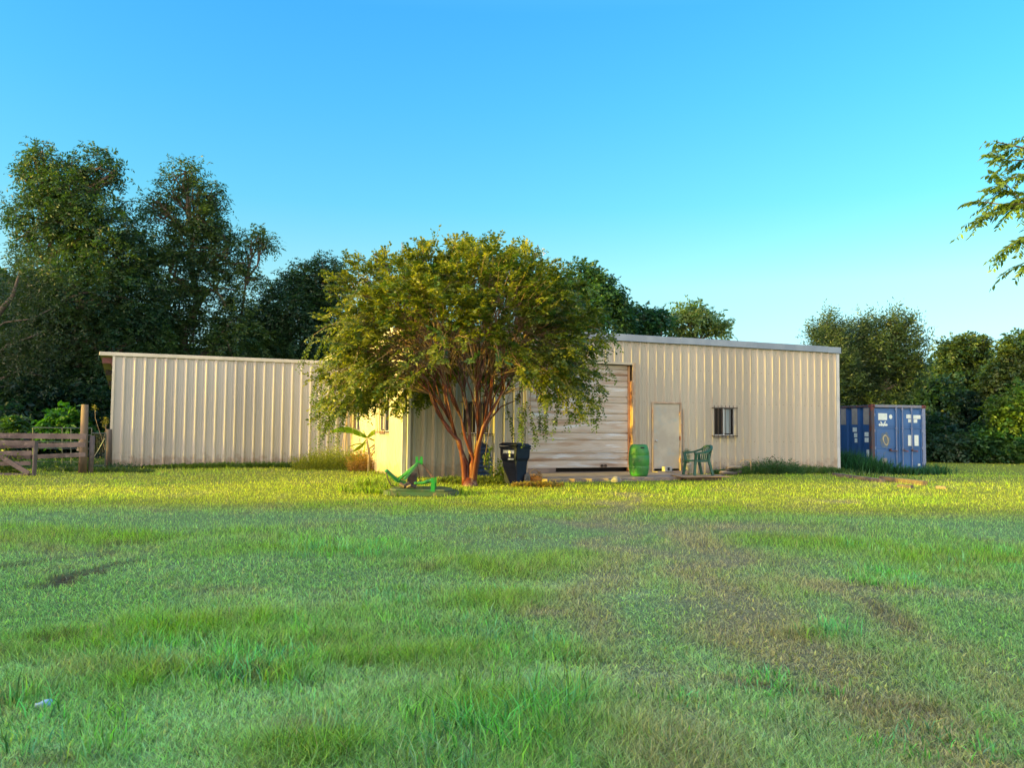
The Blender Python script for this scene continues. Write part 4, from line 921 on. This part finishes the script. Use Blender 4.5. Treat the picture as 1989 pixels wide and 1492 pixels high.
# ------------------------------------------------------------------ wheeled rubbish cart
p = ground(1000, 941); p.z = gzf(p.x, p.y)
ct = thing('trash_cart', 'dark navy wheeled trash cart with a lone star label beside the myrtle trunk', 'trash cart', p, rad(-34)); ct.scale = (.84, .84, .94)
mb = MB()
def ring(w, d, z, yo=0): return [(-w/2, -d/2+yo, z), (w/2, -d/2+yo, z), (w/2, d/2+yo, z), (-w/2, d/2+yo, z)]
secs = [ring(.44, .48, .03, .02), ring(.47, .56, .45, .0), ring(.50, .60, .62), ring(.585, .68, .70), ring(.60, .70, .94), ring(.60, .70, .985)]
for a, b_ in zip(secs[:-1], secs[1:]):
    for i in range(4): j = (i+1) % 4; mb.quad(a[i], a[j], b_[j], b_[i])
mb.poly(secs[0][::-1])
mb.build('body', M['cart'], ct, bevel=.02)
mb = MB(); mb.box(-.325, .325, -.38, .36, .975, 1.01); mb.build('rim', M['cart'], ct, bevel=.01)
mb = MB(); R_ = [ring(.67, .76, 1.0, 0), ring(.66, .75, 1.03, 0), ring(.52, .60, 1.08, .0)]
for a, b_ in zip(R_[:-1], R_[1:]):
    for i in range(4): j = (i+1) % 4; mb.quad(a[i], a[j], b_[j], b_[i])
mb.poly(R_[-1]); mb.poly(R_[0][::-1]); Mq = Matrix.Translation((0, .38, 1.0)) @ Matrix.Rotation(rad(-3), 4, 'X') @ Matrix.Translation((0, -.38, -1.0)); mb.v = [tuple(Mq @ Vector(v)) for v in mb.v]
mb.build('lid', M['cart'], ct, bevel=.012)
mb = MB(); mb.tube([(-.27, .44, .95), (.27, .44, .95)], .016, 8)
for x_ in (-.27, 0, .27): mb.box(x_-.02, x_+.02, .34, .45, .93, .97)
mb.build('handle', M['cart'], ct)
for sx_ in (-1, 1):
    mb = MB(); Mw = Matrix.Translation((sx_*.275, .24, .15)) @ Matrix.Rotation(PI/2, 4, 'Y')
    mb.lathe([(.06, -.03), (.115, -.03), (.15, -.022), (.153, 0), (.15, .022), (.115, .03), (.06, .03)], 28, Mw); w_ = mb.build('wheel', M['cartwheel'], ct, smooth=True)
    mb = MB(); mb.lathe([(0, -.024), (.10, -.024), (.115, -.026)], 24, Mw); mb.lathe([(0, .024), (.10, .024), (.115, .026)], 24, Mw); mb.build('wheel_recess', M['dark'], w_)
    mb = MB()
    for k in range(6):
        a = k*PI/3; c_ = Mw @ Vector((0, 0, .032*sx_)); d_ = Mw @ Vector((.125*math.cos(a), .125*math.sin(a), .032*sx_)); mb.bar(c_, d_, .024, .012, (1, 0, 0))
    mb.build('spokes', M['cartwheel'], w_)
mb = MB(); mb.box(-.2, .2, -.349, -.345, .83, .93); mb.build('label', M['label'], ct)
mb = MB(); mb.box(-.02, .18, -.349, -.345, .66, .70); mb.build('label', M['label'], ct)
mb = MB(); c0 = (.03, .77); s5 = []
for k in range(10):
    a = PI/2+k*PI/5; r = .052 if k % 2 == 0 else .021; s5.append((c0[0]+r*math.cos(a), -.352, c0[1]+r*math.sin(a)))
for k in range(10): mb.poly([(c0[0], -.352, c0[1]), s5[k], s5[(k+1) % 10]])
mb.build('star', M['label'], ct)

# ------------------------------------------------------------------ monobloc chair
p = at(1356, 923, 23.5); p.z = .135
ch = thing('plastic_chair', 'dark green moulded plastic armchair on the plywood sheet', 'chair', p, rad(-68))
mb = MB()
for i in range(8):      # slatted seat with gaps
    x_ = -.215+i*.0535; mb.box(x_, x_+.043, -.25, .19, .405, .425)
mb.box(-.23, .23, -.28, -.24, .385, .425); mb.box(-.23, .23, .17, .22, .395, .425); mb.box(-.25, -.215, -.27, .2, .375, .425); mb.box(.215, .25, -.27, .2, .375, .425)
mb.build('seat', M['chairplastic'], ch, bevel=.008)
mb = MB()
def backpt(t, z, r=.0): a = PI*t; return Vector((-.25*math.cos(a)*(1-.04*(z-.4)), .17+.12*math.sin(a)+(z-.42)*.22, z))
for i in range(7):
    t = .2+.6*i/6; top = .80-.07*abs(t-.5)*2; q = [backpt(t, .42), backpt(t, .6), backpt(t, top)]
    for a, b_ in zip(q[:-1], q[1:]): mb.bar(a, b_, .044, .014, (0, 1, 0))
mb.build('back_slats', M['chairplastic'], ch)
mb = MB(); hoop = []
for i in range(19):
    t = i/18; z = .62+.21*math.sin(PI*min(1, max(0, (t-.02)/.96)))**.55; hoop.append(backpt(t, z))
arm = lambda s: [Vector((s*.285, -.27, .62)), Vector((s*.29, -.12, .635)), Vector((s*.28, .05, .65))]
path = arm(-1)+hoop[2:-2]+arm(1)[::-1]
for a, b_ in zip(path[:-1], path[1:]): mb.bar(a, b_+(b_-a)*.15, .065, .05, (0, 0, 1))
mb.build('armrest_hoop', M['chairplastic'], ch)
for s in (-1, 1):
    mb = MB(); mb.bar((s*.285, -.27, .63), (s*.24, -.25, .40), .075, .04, (1, 0, 0)); mb.bar((s*.24, -.25, .42), (s*.28, -.31, 0), .075, .045, (1, 0, 0)); mb.build('leg', M['chairplastic'], ch, bevel=.006)
    mb = MB(); mb.bar((s*.235, .19, .60), (s*.24, .2, .40), .07, .045, (1, 0, 0)); mb.bar((s*.24, .19, .42), (s*.27, .31, 0), .075, .045, (1, 0, 0)); mb.build('leg', M['chairplastic'], ch, bevel=.006)

# ------------------------------------------------------------------ things around the slab
pc = ground(1352, 929, .1)
mb = MB(); mb.box(-.72, .72, -.42, .42, -.012, .012); o = mb.build('plywood_sheet', M['plywood'], None); o.location = (p.x+.03, p.y-.10, .112); o.rotation_euler = (rad(.6), rad(-.5), rad(10)); tag(o, 'tan plywood sheet lying on the ground under the green chair', 'plywood')
mb = MB(); mb.bar((-.55, -.2, -.05), (.5, -.3, -.05), .09, .09); mb.bar((-.4, .25, -.05), (.6, .28, -.05), .09, .09); o = mb.build('timber_bearers', M['plank'], None); o.location = (p.x+.03, p.y-.10, .105); o.rotation_euler = (0, 0, rad(10)); tag(o, 'timber bearers under the plywood sheet', 'timber')
# blocks and stones
def rock(name, label, cat, px, py, s, mt='rock', z=0.0, Yd=None):
    mb = MB(); prof = [(0, 0), (s*.9, 0), (s, s*.3), (s*.8, s*.75), (s*.35, s*.98), (0, s)]
    mb.lathe(prof, 14); mb.v = [(x*(1+.25*math.sin(x*40+y*23+2)), y*(1+.2*math.cos(x*31)), z_*(1+.15*math.sin(y*37+x*11))) for x, y, z_ in mb.v]
    o = mb.build(name, M[mt], None, smooth=False); g0 = ground(px, py, z); o.location = (g0.x, g0.y, (gzf(g0.x, g0.y) if z == 0 else z)-.02); tag(o, label, cat); return o
rock('rock', 'rough grey stone on the slab edge in front of the roll-up door', 'stone', 1196, 935, .13, 'rock', .085)
mb = MB(); mb.box(-.2, .2, -.1, .1, 0, .2)
o = mb.build('cinder_block', M['block'], None, bevel=.008); o.location = bw(8.42, -.28, .117); o.rotation_euler = (0, 0, TH+.1); o.scale = (.7, .8, .75); tag(o, 'grey cinder block at the foot of the grey door', 'cinder block')
mb = MB(); mb.box(-.06, .06, -.104, -.101, .04, .16); mb.build('core_hole', M['dark'], o)
pp = thing('flower_pot', 'grey pot with a narrow dark green plant beside the grey door', 'flower pot', bw(9.19, -.24, .09)); pp.scale = (.7, .7, .75)
mb = MB(); mb.lathe([(0, 0), (.15, 0), (.19, .30), (.20, .31), (.20, .34), (.175, .34), (.17, .29), (0, .28)], 20); mb.build('pot', M['block'], pp, smooth=True)
n_ = 60; P = np.stack([RNG.normal(0, .06, n_), RNG.normal(0, .06, n_), RNG.uniform(.3, .8, n_)], 1); co, cc = sprays(P, rdir(n_, 1.2), .22, 8, .07, .025, np.tile([.03, .10, .05], (n_, 1)), .1); fastmesh('plant', co, 4, M['leaf'], cc, pp)
# straw basket with an arched handle
p = ground(1038, 939, .0); p.z = gzf(p.x, p.y)+.02
bk = thing('straw_basket', 'orange straw basket with an arched pale handle behind the cart wheel', 'basket', p, .3)
mb = MB(); mb.lathe([(0, 0), (.14, 0), (.20, .08), (.21, .15), (.19, .15), (.15, .04), (0, .03)], 18); mb.build('bowl', M['orange'], bk)
mb = MB(); mb.tube([(-.15*math.cos(PI*i/12), 0, .12+.22*math.sin(PI*i/12)) for i in range(13)], .014, 6); mb.build('handle', M['cane'], bk)
n_ = 50; P = RNG.normal(0, .09, (n_, 3)); P[:, 2] = np.abs(P[:, 2])*.7+.08; co, cc = sprays(P, rdir(n_, .2), .12, 6, .07, .02, np.array([.34, .16, .03])*RNG.uniform(.6, 1.5, (n_, 1)), .2); fastmesh('straw', co, 4, M['leaf'], cc, bk)
# leaning navy plastic sheet between trunk and cart
p = bw(2.25, -.42, 0.0)
mb = MB()
for i in range(10):
    for j in range(8):
        def Q(a, b_): t = a/10*2-1; z = b_/8*1.02; w = .25*(1-.55*max(0, (z-.7)/.32)**2); return (t*w+.05, .12-.07*t*t+z*.30, z)
        mb.quad(Q(i, j), Q(i+1, j), Q(i+1, j+1), Q(i, j+1))
o = mb.build('plastic_sled', M['navy'], None, smooth=True); o.location = p; o.rotation_euler = (0, 0, TH); sm = o.modifiers.new('s', 'SOLIDIFY'); sm.thickness = .012; tag(o, 'curved navy plastic sheet leaning on the wall right of the red trunks', 'plastic sheet')
# firewood and sticks
for i, (u, v, z, rz, r, Ln) in enumerate([(10.35, -.75, .06, .2, .06, .6), (10.55, -.62, .17, .5, .055, .55), (10.75, -.60, .07, -.1, .06, .5), (10.65, -.70, .24, .1, .045, .6), (10.25, -.95, .05, -.3, .045, .55), (10.95, -.5, .20, .35, .045, .5)]):
    mb = MB(); mb.tube([(-Ln/2, 0, 0), (-Ln*.1, .01, .012), (Ln/2, 0, 0)], [r, r*.95, r*.85], 9)
    o = mb.build('firewood_log', M['bark' if i % 3 else 'palebark'], None, smooth=True); o.location = bw(u, v, z); o.rotation_euler = (0, random.uniform(-.1, .1), TH+rz); tag(o, ['thick dark log at the lower left of the woodpile by the wall', 'dark log resting across the top of the woodpile', 'pale log at the lower right of the woodpile', 'thin top log of the woodpile near the weeds', 'thin loose log in front of the woodpile', 'short pale log at the right end of the woodpile'][i], 'log', 'logs of the small woodpile by the wall')
for (a, b_, c_, lab) in (((1493, 899), (1500, 886), (1509, 898), 'thin dark wire hoop standing in the weeds against the wall'), ((1437, 899), (1446, 893), (1458, 897), 'low tan bent cane arching over the weeds by the wall')):
    Yd = 27.0; mb = MB(); mb.tube([at(*a, Yd), at((a[0]+b_[0])/2-1, (a[1]+b_[1])/2-2, Yd), at(*b_, Yd), at((c_[0]+b_[0])/2+1, (c_[1]+b_[1])/2-2, Yd), at(*c_, Yd), at(c_[0]+1, 921, Yd)], .011, 6); tag(mb.build('bent_cane', M['black' if 'wire' in lab else 'cane'], None), lab, 'cane')
# timbers on the grass at the right
def beam(name, a, b_, w, h, lab, mt='plank'):
    A = ground(*a); B = ground(*b_); mb = MB(); mb.bar((0, 0, 0), B-A, w, h); o = mb.build(name, M[mt], None, bevel=.006); o.location = (A.x, A.y, gzf(A.x, A.y)+h/2+.0); tag(o, lab, 'timber')
beam('timber_beam', (1620, 925), (1716, 938), .12, .10, 'long grey timber lying in the grass below the building corner', 'wood')
beam('timber_beam', (1712, 934), (1797, 944), .14, .13, 'brown timber lying in the grass in front of the container', 'plank')
beam('timber_beam', (1745, 947), (1772, 949), .12, .08, 'short sunken grey board in the grass below the brown timber', 'wood')
beam('timber_beam', (1819, 950), (1838, 951), .10, .07, 'small pale offcut lying on the grass right of the container', 'plywood')
# litter
g0 = ground(68, 1381); mb = MB(); mb.lathe([(0, 0), (.012, 0), (.013, .02), (.022, .035), (.022, .07), (0, .07)], 12); o = mb.build('litter', M['bottle'], None, smooth=True); o.location = (g0.x, g0.y, gzf(g0.x, g0.y)+.025); o.rotation_euler = (0, rad(85), .3); tag(o, 'tiny pale blue plastic litter in the grass at lower left', 'litter')

# ------------------------------------------------------------------ rotary mower
p = ground(812, 966); p.z = gzf(p.x, p.y)
mo = thing('rotary_mower', 'green tractor mower deck with a triangular hitch lying in the sunlit grass', 'mower', p)
sc = p.y/F
X_ = lambda px: (px-812)*sc
Zc = lambda py, dy=0: (966-py)*sc+dy*.0
mb = MB()
deck = [(-.72, .25), (-.55, .05), (.60, .0), (.80, .12), (.72, .75), (.45, 1.2), (-.4, 1.2), (-.72, .8)]
mb.prism(deck, .0, .10); mb.prism([(x_*.86, .6+(y_-.6)*.82) for x_, y_ in deck], .10, .145); mb.build('deck', M['mowerdeck'], mo, bevel=.012)
mb = MB()
for a, b_ in ((deck[2], deck[3]), (deck[3], deck[4]), (deck[4], deck[5]), (deck[1], deck[2]), (deck[0], deck[1])): mb.bar((a[0], a[1], .06), (b_[0], b_[1], .06), .025, .09)
mb.build('deck_skirt', M['mowerdeck'], mo)
mb = MB(); mb.bar((X_(766), .35, .30), (X_(806), .25, .64), .07, .06); mb.build('hitch_arm', M['mower'], mo, bevel=.008)
mb = MB(); mb.bar((X_(746), .2, .52), (X_(767), .35, .30), .08, .06); mb.bar((X_(764), .4, .31), (X_(788), .45, .22), .08, .07); mb.build('hitch_arm', M['mower'], mo, bevel=.008)
mb = MB(); mb.bar((X_(784), .1, .34), (X_(809), .2, .68), .035, .045); mb.build('hitch_brace', M['mower'], mo)
mb = MB(); mb.bar((X_(806), .22, .66), (X_(806), .22, .80), .02, .05); mb.bar((X_(815), .22, .64), (X_(815), .22, .80), .02, .05); mb.bar((X_(804), .22, .70), (X_(818), .22, .69), .05, .05); mb.build('clevis', M['mower'], mo)
mb = MB(); mb.bar((X_(816), .25, .66), (X_(838), .3, .36), .018, .03); mb.bar((X_(807), .25, .64), (X_(811), .5, .25), .012, .02); mb.build('stay_rod', M['brownbar'], mo)
mb = MB(); mb.box(X_(785), X_(802), .45, .70, .18, .44); mb.build('gearbox', M['black'], mo, bevel=.02)
mb = MB(); mb.tube([(X_(818), .35, .26), (X_(835), .33, .32)], [.035, .045], 12); mb.tube([(X_(800), .4, .25), (X_(819), .35, .26)], .028, 8); mb.build('drive_shaft', M['mower'], mo)
mb = MB(); Mr = Matrix.Rotation(PI/2, 4, 'X')
mb.prism([(X_(835), .12), (X_(823), .04), (X_(843), .04), (X_(843), .20), (X_(841), .38), (X_(836), .38), (X_(835), .22)], -.14, -.11, Mr); mb.build('hitch_plate', M['mower'], mo); mb = MB(); mb.prism([(X_(838), .20), (X_(834), .06), (X_(843), .06), (X_(843), .37), (X_(840), .38)], -.5, -.47, Mr); mb.build('hitch_plate', M['mower'], mo)
mb = MB(); mb.tube([(X_(775), .2, .24), (X_(783), .15, .2), (X_(792), .2, .26)], .05, 8); mb.tube([(X_(790), .1, .19), (X_(797), .05, .23), (X_(806), .1, .19)], .035, 8); mb.tube([(X_(748), .15, .48), (X_(751), .1, .36), (X_(758), .12, .22), (X_(765), .2, .19)], .012, 6); mb.build('hoses', M['black'], mo)

# ------------------------------------------------------------------ fences on the left
def plank_bar(mb, a, b_, Yd, w=.035, h=.13, Yb=None): A = at(*a, Yd); B = at(*b_, Yb or Yd); mb.bar(A, B, w, h)
fx = 22.8
fence = thing('rail_fence', 'weathered three-rail board fence running left from the tall round post', 'fence', ground(163, 917))
o0 = fence.location.copy(); bz = lambda mb: setattr(mb, 'v', [tuple(Vector(v)-o0) for v in mb.v])
for (a, b_), h in ((((-70, 846), (168, 848)), .15), (((-70, 868), (166, 864)), .125), (((60, 888), (166, 883)), .12), (((-70, 889), (62, 888)), .11)):
    mb = MB(); plank_bar(mb, a, b_, fx, h=h); bz(mb); mb.build('rail', M['wood'], fence)
for px, w in ((-60, .1),):
    mb = MB(); A = at(px, 835, fx+.1); mb.tube([Vector((A.x, A.y, -.1)), A], .09, 10); bz(mb); mb.build('post', M['post'], fence)
mb = MB(); A = at(155, 862, fx+.06); mb.bar(at(151, 876, fx+.05), at(156, 855, fx+.05), .05, .05); bz(mb); mb.build('cleat', M['palebark'], fence)
pt = ground(160, 919); pt.z = -.05
post = MB(); T = at(165, 786, pt.y); post.tube([pt-pt, Vector((.01, 0, .6)), T-pt], [.115, .11, .095], 16); o = post.build('fence_post', M['post'], None, smooth=True); o.location = pt; tag(o, 'tall round wooden post standing well above the rails', 'post')
mb = MB(); mb.tube([(.17, .12, -.1), (.19, .12, 1.12)], .07, 10); o = mb.build('fence_post', M['wood'], None, smooth=True); o.location = pt; tag(o, 'short thick grey post against the right side of the tall round post', 'post')
gate = thing('plank_gate', 'grey plank gate with a diagonal brace cut by the left edge', 'gate', ground(66, 924)); o0 = gate.location.copy(); gy = o0.y
for (a, b_), h in ((((-90, 858), (68, 861)), .13), (((-90, 882), (62, 880)), .12), (((-90, 902), (60, 900)), .11), (((-90, 920), (60, 922)), .06)):
    mb = MB(); plank_bar(mb, a, b_, gy+.03, h=h); bz(mb); mb.build('rail', M['wood'], gate)
mb = MB(); mb.bar(at(-6, 883, gy-.02), at(56, 920, gy-.02), .035, .12); bz(mb); mb.build('brace', M['wood'], gate)
mb = MB(); mb.bar(at(-80, 915, gy-.02), at(-10, 884, gy-.02), .035, .12); bz(mb); mb.build('brace', M['wood'], gate)
mb = MB(); mb.bar(at(66, 924, gy-.03), at(70, 857, gy-.03), .04, .155, (0, 1, 0)); bz(mb); mb.build('post', M['wood'], gate, bevel=.006)
wg = thing('wire_gate', 'dark framed wire mesh gate between the post and the shed', 'gate', ground(190, 914)); o0 = wg.location.copy(); wy = o0.y+.2
mb = MB()
for a, b_ in (((178, 842), (206, 842)), ((178, 905), (206, 905)), ((206, 842), (204, 905)), ((178, 842), (177, 905)), ((178, 898), (204, 852))): mb.tube([at(*a, wy), at(*b_, wy)], .018, 6)
bz(mb); mb.build('frame', M['wire'], wg)
mb = MB()
for i in range(1, 9): mb.tube([at(178+i*3.1, 842, wy), at(177+i*3.1, 905, wy)], .003, 3)
for i in range(1, 16): mb.tube([at(177.5, 842+i*4, wy), at(205, 842+i*4, wy)], .003, 3)
bz(mb); mb.build('mesh', M['wire'], wg)
mb = MB(); a = ground(211, 912); mb.tube([Vector((0, 0, -.1)), at(212, 834, a.y)-a], .09, 8); o = mb.build('fence_post', M['bark'], None, smooth=True); o.location = a; tag(o, 'dark gate post close against the left end of the shed', 'post')
pg = thing('pipe_panel', 'thin grey pipe livestock panel behind the board fence', 'livestock panel', ground(125, 912)); o0 = pg.location.copy(); py_ = 26.0
mb = MB()
for y_ in (831, 845, 858, 871, 884, 897): mb.tube([at(64, y_, py_), at(178, y_+1, py_)], .016, 5)
for x_ in (64, 121, 138, 178): mb.tube([at(x_, 831, py_), at(x_, 910, py_)], .018, 5)
bz(mb); mb.build('rails', M['wire'], pg)

# ------------------------------------------------------------------ banana plant, canes, weeds
p = bw(-.95, 3.0); p = ground(716, 917); p.z = gzf(p.x, p.y)
bn = thing('banana_plant', 'young banana plant with one long split leaf in front of the yellow-lit wall', 'plant', p); Yb = p.y
mb = MB(); mb.tube([Vector((0, 0, -.05)), at(717, 880, Yb)-p, at(712, 850, Yb)-p], [.05, .04, .025], 9); mb.build('stem', M['cane'], bn, smooth=True)
def bleaf(pts, w, col, dy=0, tilt=.4):
    P = [at(a, b_, Yb+dy*i/len(pts))-p for i, (a, b_) in enumerate(pts)]; n_ = 26; co, cc = [], []
    xs = np.linspace(0, len(P)-1, n_); Pa = np.array([tuple(q) for q in P]); C_ = np.stack([np.interp(xs, range(len(P)), Pa[:, k]) for k in range(3)], 1)
    wv = w*np.sin(np.linspace(.12, PI*.98, n_))**.6; S_ = np.stack([np.zeros(n_), np.ones(n_)*(1-tilt), -np.ones(n_)*tilt], 1)
    out, oc = [], []
    for i in range(n_-1):
        gap = .12 if (i*7) % 5 == 0 else 0
        for s in (-1, 1):
            dr = Vector((0, 0, -.35*w)); a = C_[i]; b2 = C_[i+1]*(1-gap)+C_[i]*gap
            e1 = a+S_[i]*s*wv[i]+np.array([0, 0, -.45*wv[i]]); e2 = b2+S_[i]*s*wv[i+1]+np.array([0, 0, -.45*wv[i+1]])
            out += [a, b2, e2, e1]; oc += [np.array(col)*random.uniform(.85, 1.2)]*4
    fastmesh('leaf', np.array(out), 4, M['leafglossy'], np.array(oc), bn)
bleaf([(713, 848), (700, 838), (680, 829), (660, 829), (642, 837)], .24, (.13, .26, .02), -.6)
bleaf([(713, 848), (722, 838), (732, 832), (740, 829)], .18, (.20, .30, .03), .3)
bleaf([(710, 855), (708, 868), (706, 880)], .14, (.16, .26, .02), -.2); bleaf([(712, 852), (704, 862), (694, 868), (686, 876)], .14, (.20, .28, .02), .2)
bleaf([(713, 850), (708, 840), (705, 835)], .16, (.13, .24, .02), -.1); bleaf([(714, 850), (722, 852), (730, 856)], .07, (.25, .22, .04), .1); bleaf([(714, 860), (690, 862), (676, 868)], .05, (.22, .25, .03), .3)
bleaf([(716, 872), (728, 862), (735, 856)], .06, (.35, .20, .05), .2); bleaf([(716, 890), (724, 880), (730, 874)], .05, (.40, .24, .06), .2)
cn = thing('dry_canes', 'dry tan canes leaning on the shed wall behind the banana plant', 'plant', bw(-1.3, 6.2)); o0 = cn.location.copy(); mb = MB()
for a, b_ in (((665, 905), (676, 790)), ((674, 905), (674, 800)), ((682, 905), (681, 810)), ((700, 905), (716, 815)), ((660, 905), (672, 820)), ((688, 905), (684, 840))): mb.tube([at(*a, 27.6), at(*b_, 28.2)], .014, 5)
bz(mb); mb.build('canes', M['cane'], cn)

def weeds(name, label, cat, P0, n, sx_, sy, hr, col, col2, ll=.07, lw=.025, nl=9, up=1.6, kind=None, group=None):
    """leafy upright weed stems in a patch round P0"""
    P0 = Vector(P0); x = RNG.uniform(-1, 1, n)*sx_; y = RNG.uniform(-1, 1, n)*sy
    P = np.stack([x, y, np.zeros(n)], 1); D = rdir(n, up); H = RNG.uniform(*hr, n)*(1-.5*(np.abs(x)/sx_)**2)
    k = RNG.uniform(0, 1, (n, 1)); c = np.array(col)*(1-k)+np.array(col2)*k
    co, cc = sprays(P, D, H, nl, ll, lw, c, .15, jit=.35, cj=.3)
    o = fastmesh(name, co, 4, M['leaf'], cc); o.location = P0; tag(o, label, cat, group, kind); return o
def on(px, py): g0 = ground(px, py); return (g0.x, g0.y, gzf(g0.x, g0.y))
wl_ = weeds('weeds', 'tangled green weeds heaped at the joint of shed and side wall', 'weeds', on(655, 912), 1300, 1.3, .7, (.35, 1.05), (.11, .17, .02), (.24, .27, .03), kind='stuff')
weeds('weeds', 'dry rusty and yellow weeds at the foot of the yellow-lit side wall', 'weeds', on(718, 915), 520, .6, .5, (.3, 1.1), (.22, .16, .03), (.36, .20, .07), kind='stuff')
q = weeds('weeds', 'low leafy weeds along the foot of the shed wall', 'weeds', bw(-3.6, 6.75), 1300, 3.1, .22, (.08, .26), (.05, .13, .02), (.10, .18, .03), kind='stuff'); q.rotation_euler = (0, 0, TH)
q = weeds('weeds', 'sparse weeds under the left end of the shed and wire gate', 'weeds', on(190, 917), 420, 1.6, .3, (.05, .2), (.04, .10, .02), (.09, .14, .03), kind='stuff')
weeds('weeds', 'bushy green weeds against the wall below the wire hoop', 'weeds', bw(12.35, -.45), 560, .95, .38, (.25, .75), (.025, .085, .04), (.05, .13, .05), kind='stuff')
q = weeds('weeds', 'low weeds along the foot of the right half of the wall', 'weeds', bw(12.9, -.35), 1100, 2.7, .3, (.1, .38), (.03, .10, .03), (.08, .15, .04), kind='stuff'); q.rotation_euler = (0, 0, TH)
weeds('weeds', 'low weeds and vines around the myrtle trunks', 'weeds', on(925, 938), 420, 1.1, .5, (.08, .25), (.06, .12, .02), (.14, .17, .03), kind='stuff')
weeds('weeds', 'dry clippings and weeds beside the cart wheel', 'weeds', on(1045, 945), 300, .6, .25, (.05, .16), (.26, .16, .05), (.16, .16, .03), kind='stuff')
weeds('creeping_vine', 'green vine climbing up behind and over the left side of the cart', 'vine', on(975, 936), 60, .25, .12, (.5, 1.0), (.03, .08, .02), (.12, .16, .02), ll=.08, lw=.05)
weeds('vine', 'leafy vine growing up through the plank gate', 'vine', on(19, 922), 90, .28, .10, (.5, 1.25), (.05, .13, .02), (.16, .22, .03), ll=.07, lw=.05)
weeds('weeds', 'green undergrowth in shade behind the plank fence', 'weeds', on(90, 908), 1500, 3.2, 1.6, (.1, .45), (.015, .06, .025), (.03, .09, .035), kind='stuff')
# the sunny sprig with pale stalk beside the shed
sp = thing('wild_sprig', 'small sprig with yellow-lit leaves beside the top of the gate, left of the shed', 'plant', ground(205, 913)); o0 = sp.location.copy(); Ys = o0.y+.3
mb = MB(); mb.tube([Vector((0, .3, 0)), at(200, 860, Ys)-o0, at(205, 835, Ys)-o0, at(207, 815, Ys)-o0], .008, 5); mb.tube([at(200, 860, Ys)-o0, at(185, 812, Ys)-o0, at(184, 786, Ys)-o0], .006, 5); mb.build('stalk', M['cane'], sp)
n_ = 26; P = np.array([tuple(at(random.gauss(206, 3), random.gauss(819, 5), Ys)-o0) for _ in range(n_)]+[tuple(at(184+random.gauss(0, .5), 786+i*1.0, Ys)-o0) for i in range(8)]); co, cc = sprays(P, rdir(len(P)), .10, 6, .055, .03, np.array([.16, .17, .03])*RNG.uniform(.5, 1.5, (len(P), 1)), .2); fastmesh('leaves', co, 4, M['leaf'], cc, sp)
# tall coarse grass round the container
def tallgrass(pts, n, sp_, hr, col, label):
    xs, ys, hs = [], [], []
    for (px, py, k) in pts:
        g0 = ground(px, py, -.08); m_ = int(n*k); xs.append(RNG.normal(g0.x, sp_, m_)); ys.append(RNG.normal(g0.y, sp_*.6, m_)); hs.append(RNG.uniform(*hr, m_)*k)
    x, y, h = map(np.concatenate, (xs, ys, hs)); u, v = uv(x, y); k = ~((u > 0) & (u < 15.7) & (v > -.03)) & ~((u > 18.35) & (u < 20.95) & (v > .7)); x, y, h = x[k], y[k], h[k]
    c = np.array(col)*RNG.uniform(.6, 1.6, (len(x), 1))
    co, cc, ix = blades(x, y, h, RNG.uniform(.012, .028, len(x)), c, .55, 2); tag(fastmesh('tall_grass', co, 3, M['blade'], cc, idx=ix), label, 'grass', kind='stuff')
tallgrass([(1635, 916, 1.3), (1650, 917, 1.2), (1665, 918, 1.1), (1685, 920, 1.0), (1705, 921, .85), (1725, 922, .7), (1745, 922, .55), (1765, 923, .5), (1785, 923, .45), (1805, 922, .5), (1815, 918, .6), (1640, 909, 1.4), (1660, 909, 1.3)], 420, .35, (.35, .85), (.022, .085, .035), 'tall dark grass growing around the foot of the blue container')
tallgrass([(1560, 921, .5), (1590, 922, .6), (1620, 923, .6), (1660, 928, .5), (1700, 932, .4), (1750, 936, .35)], 260, .4, (.2, .5), (.07, .13, .05), 'pale seedy grass at the right corner of the building')
tallgrass([(1000, 944, .35), (960, 946, .4), (880, 946, .4), (820, 932, .45), (860, 930, .5), (760, 926, .5)], 240, .45, (.12, .4), (.12, .15, .03), 'ragged sunlit grass in front of the wall left of the cart')

tallgrass([(700, 962, .5), (730, 966, .55), (765, 968, .55), (800, 970, .5), (840, 970, .45), (880, 968, .45), (750, 955, .5), (720, 950, .6)], 260, .28, (.12, .4), (.13, .22, .02), 'longer lit grass growing up round the front of the mower deck')
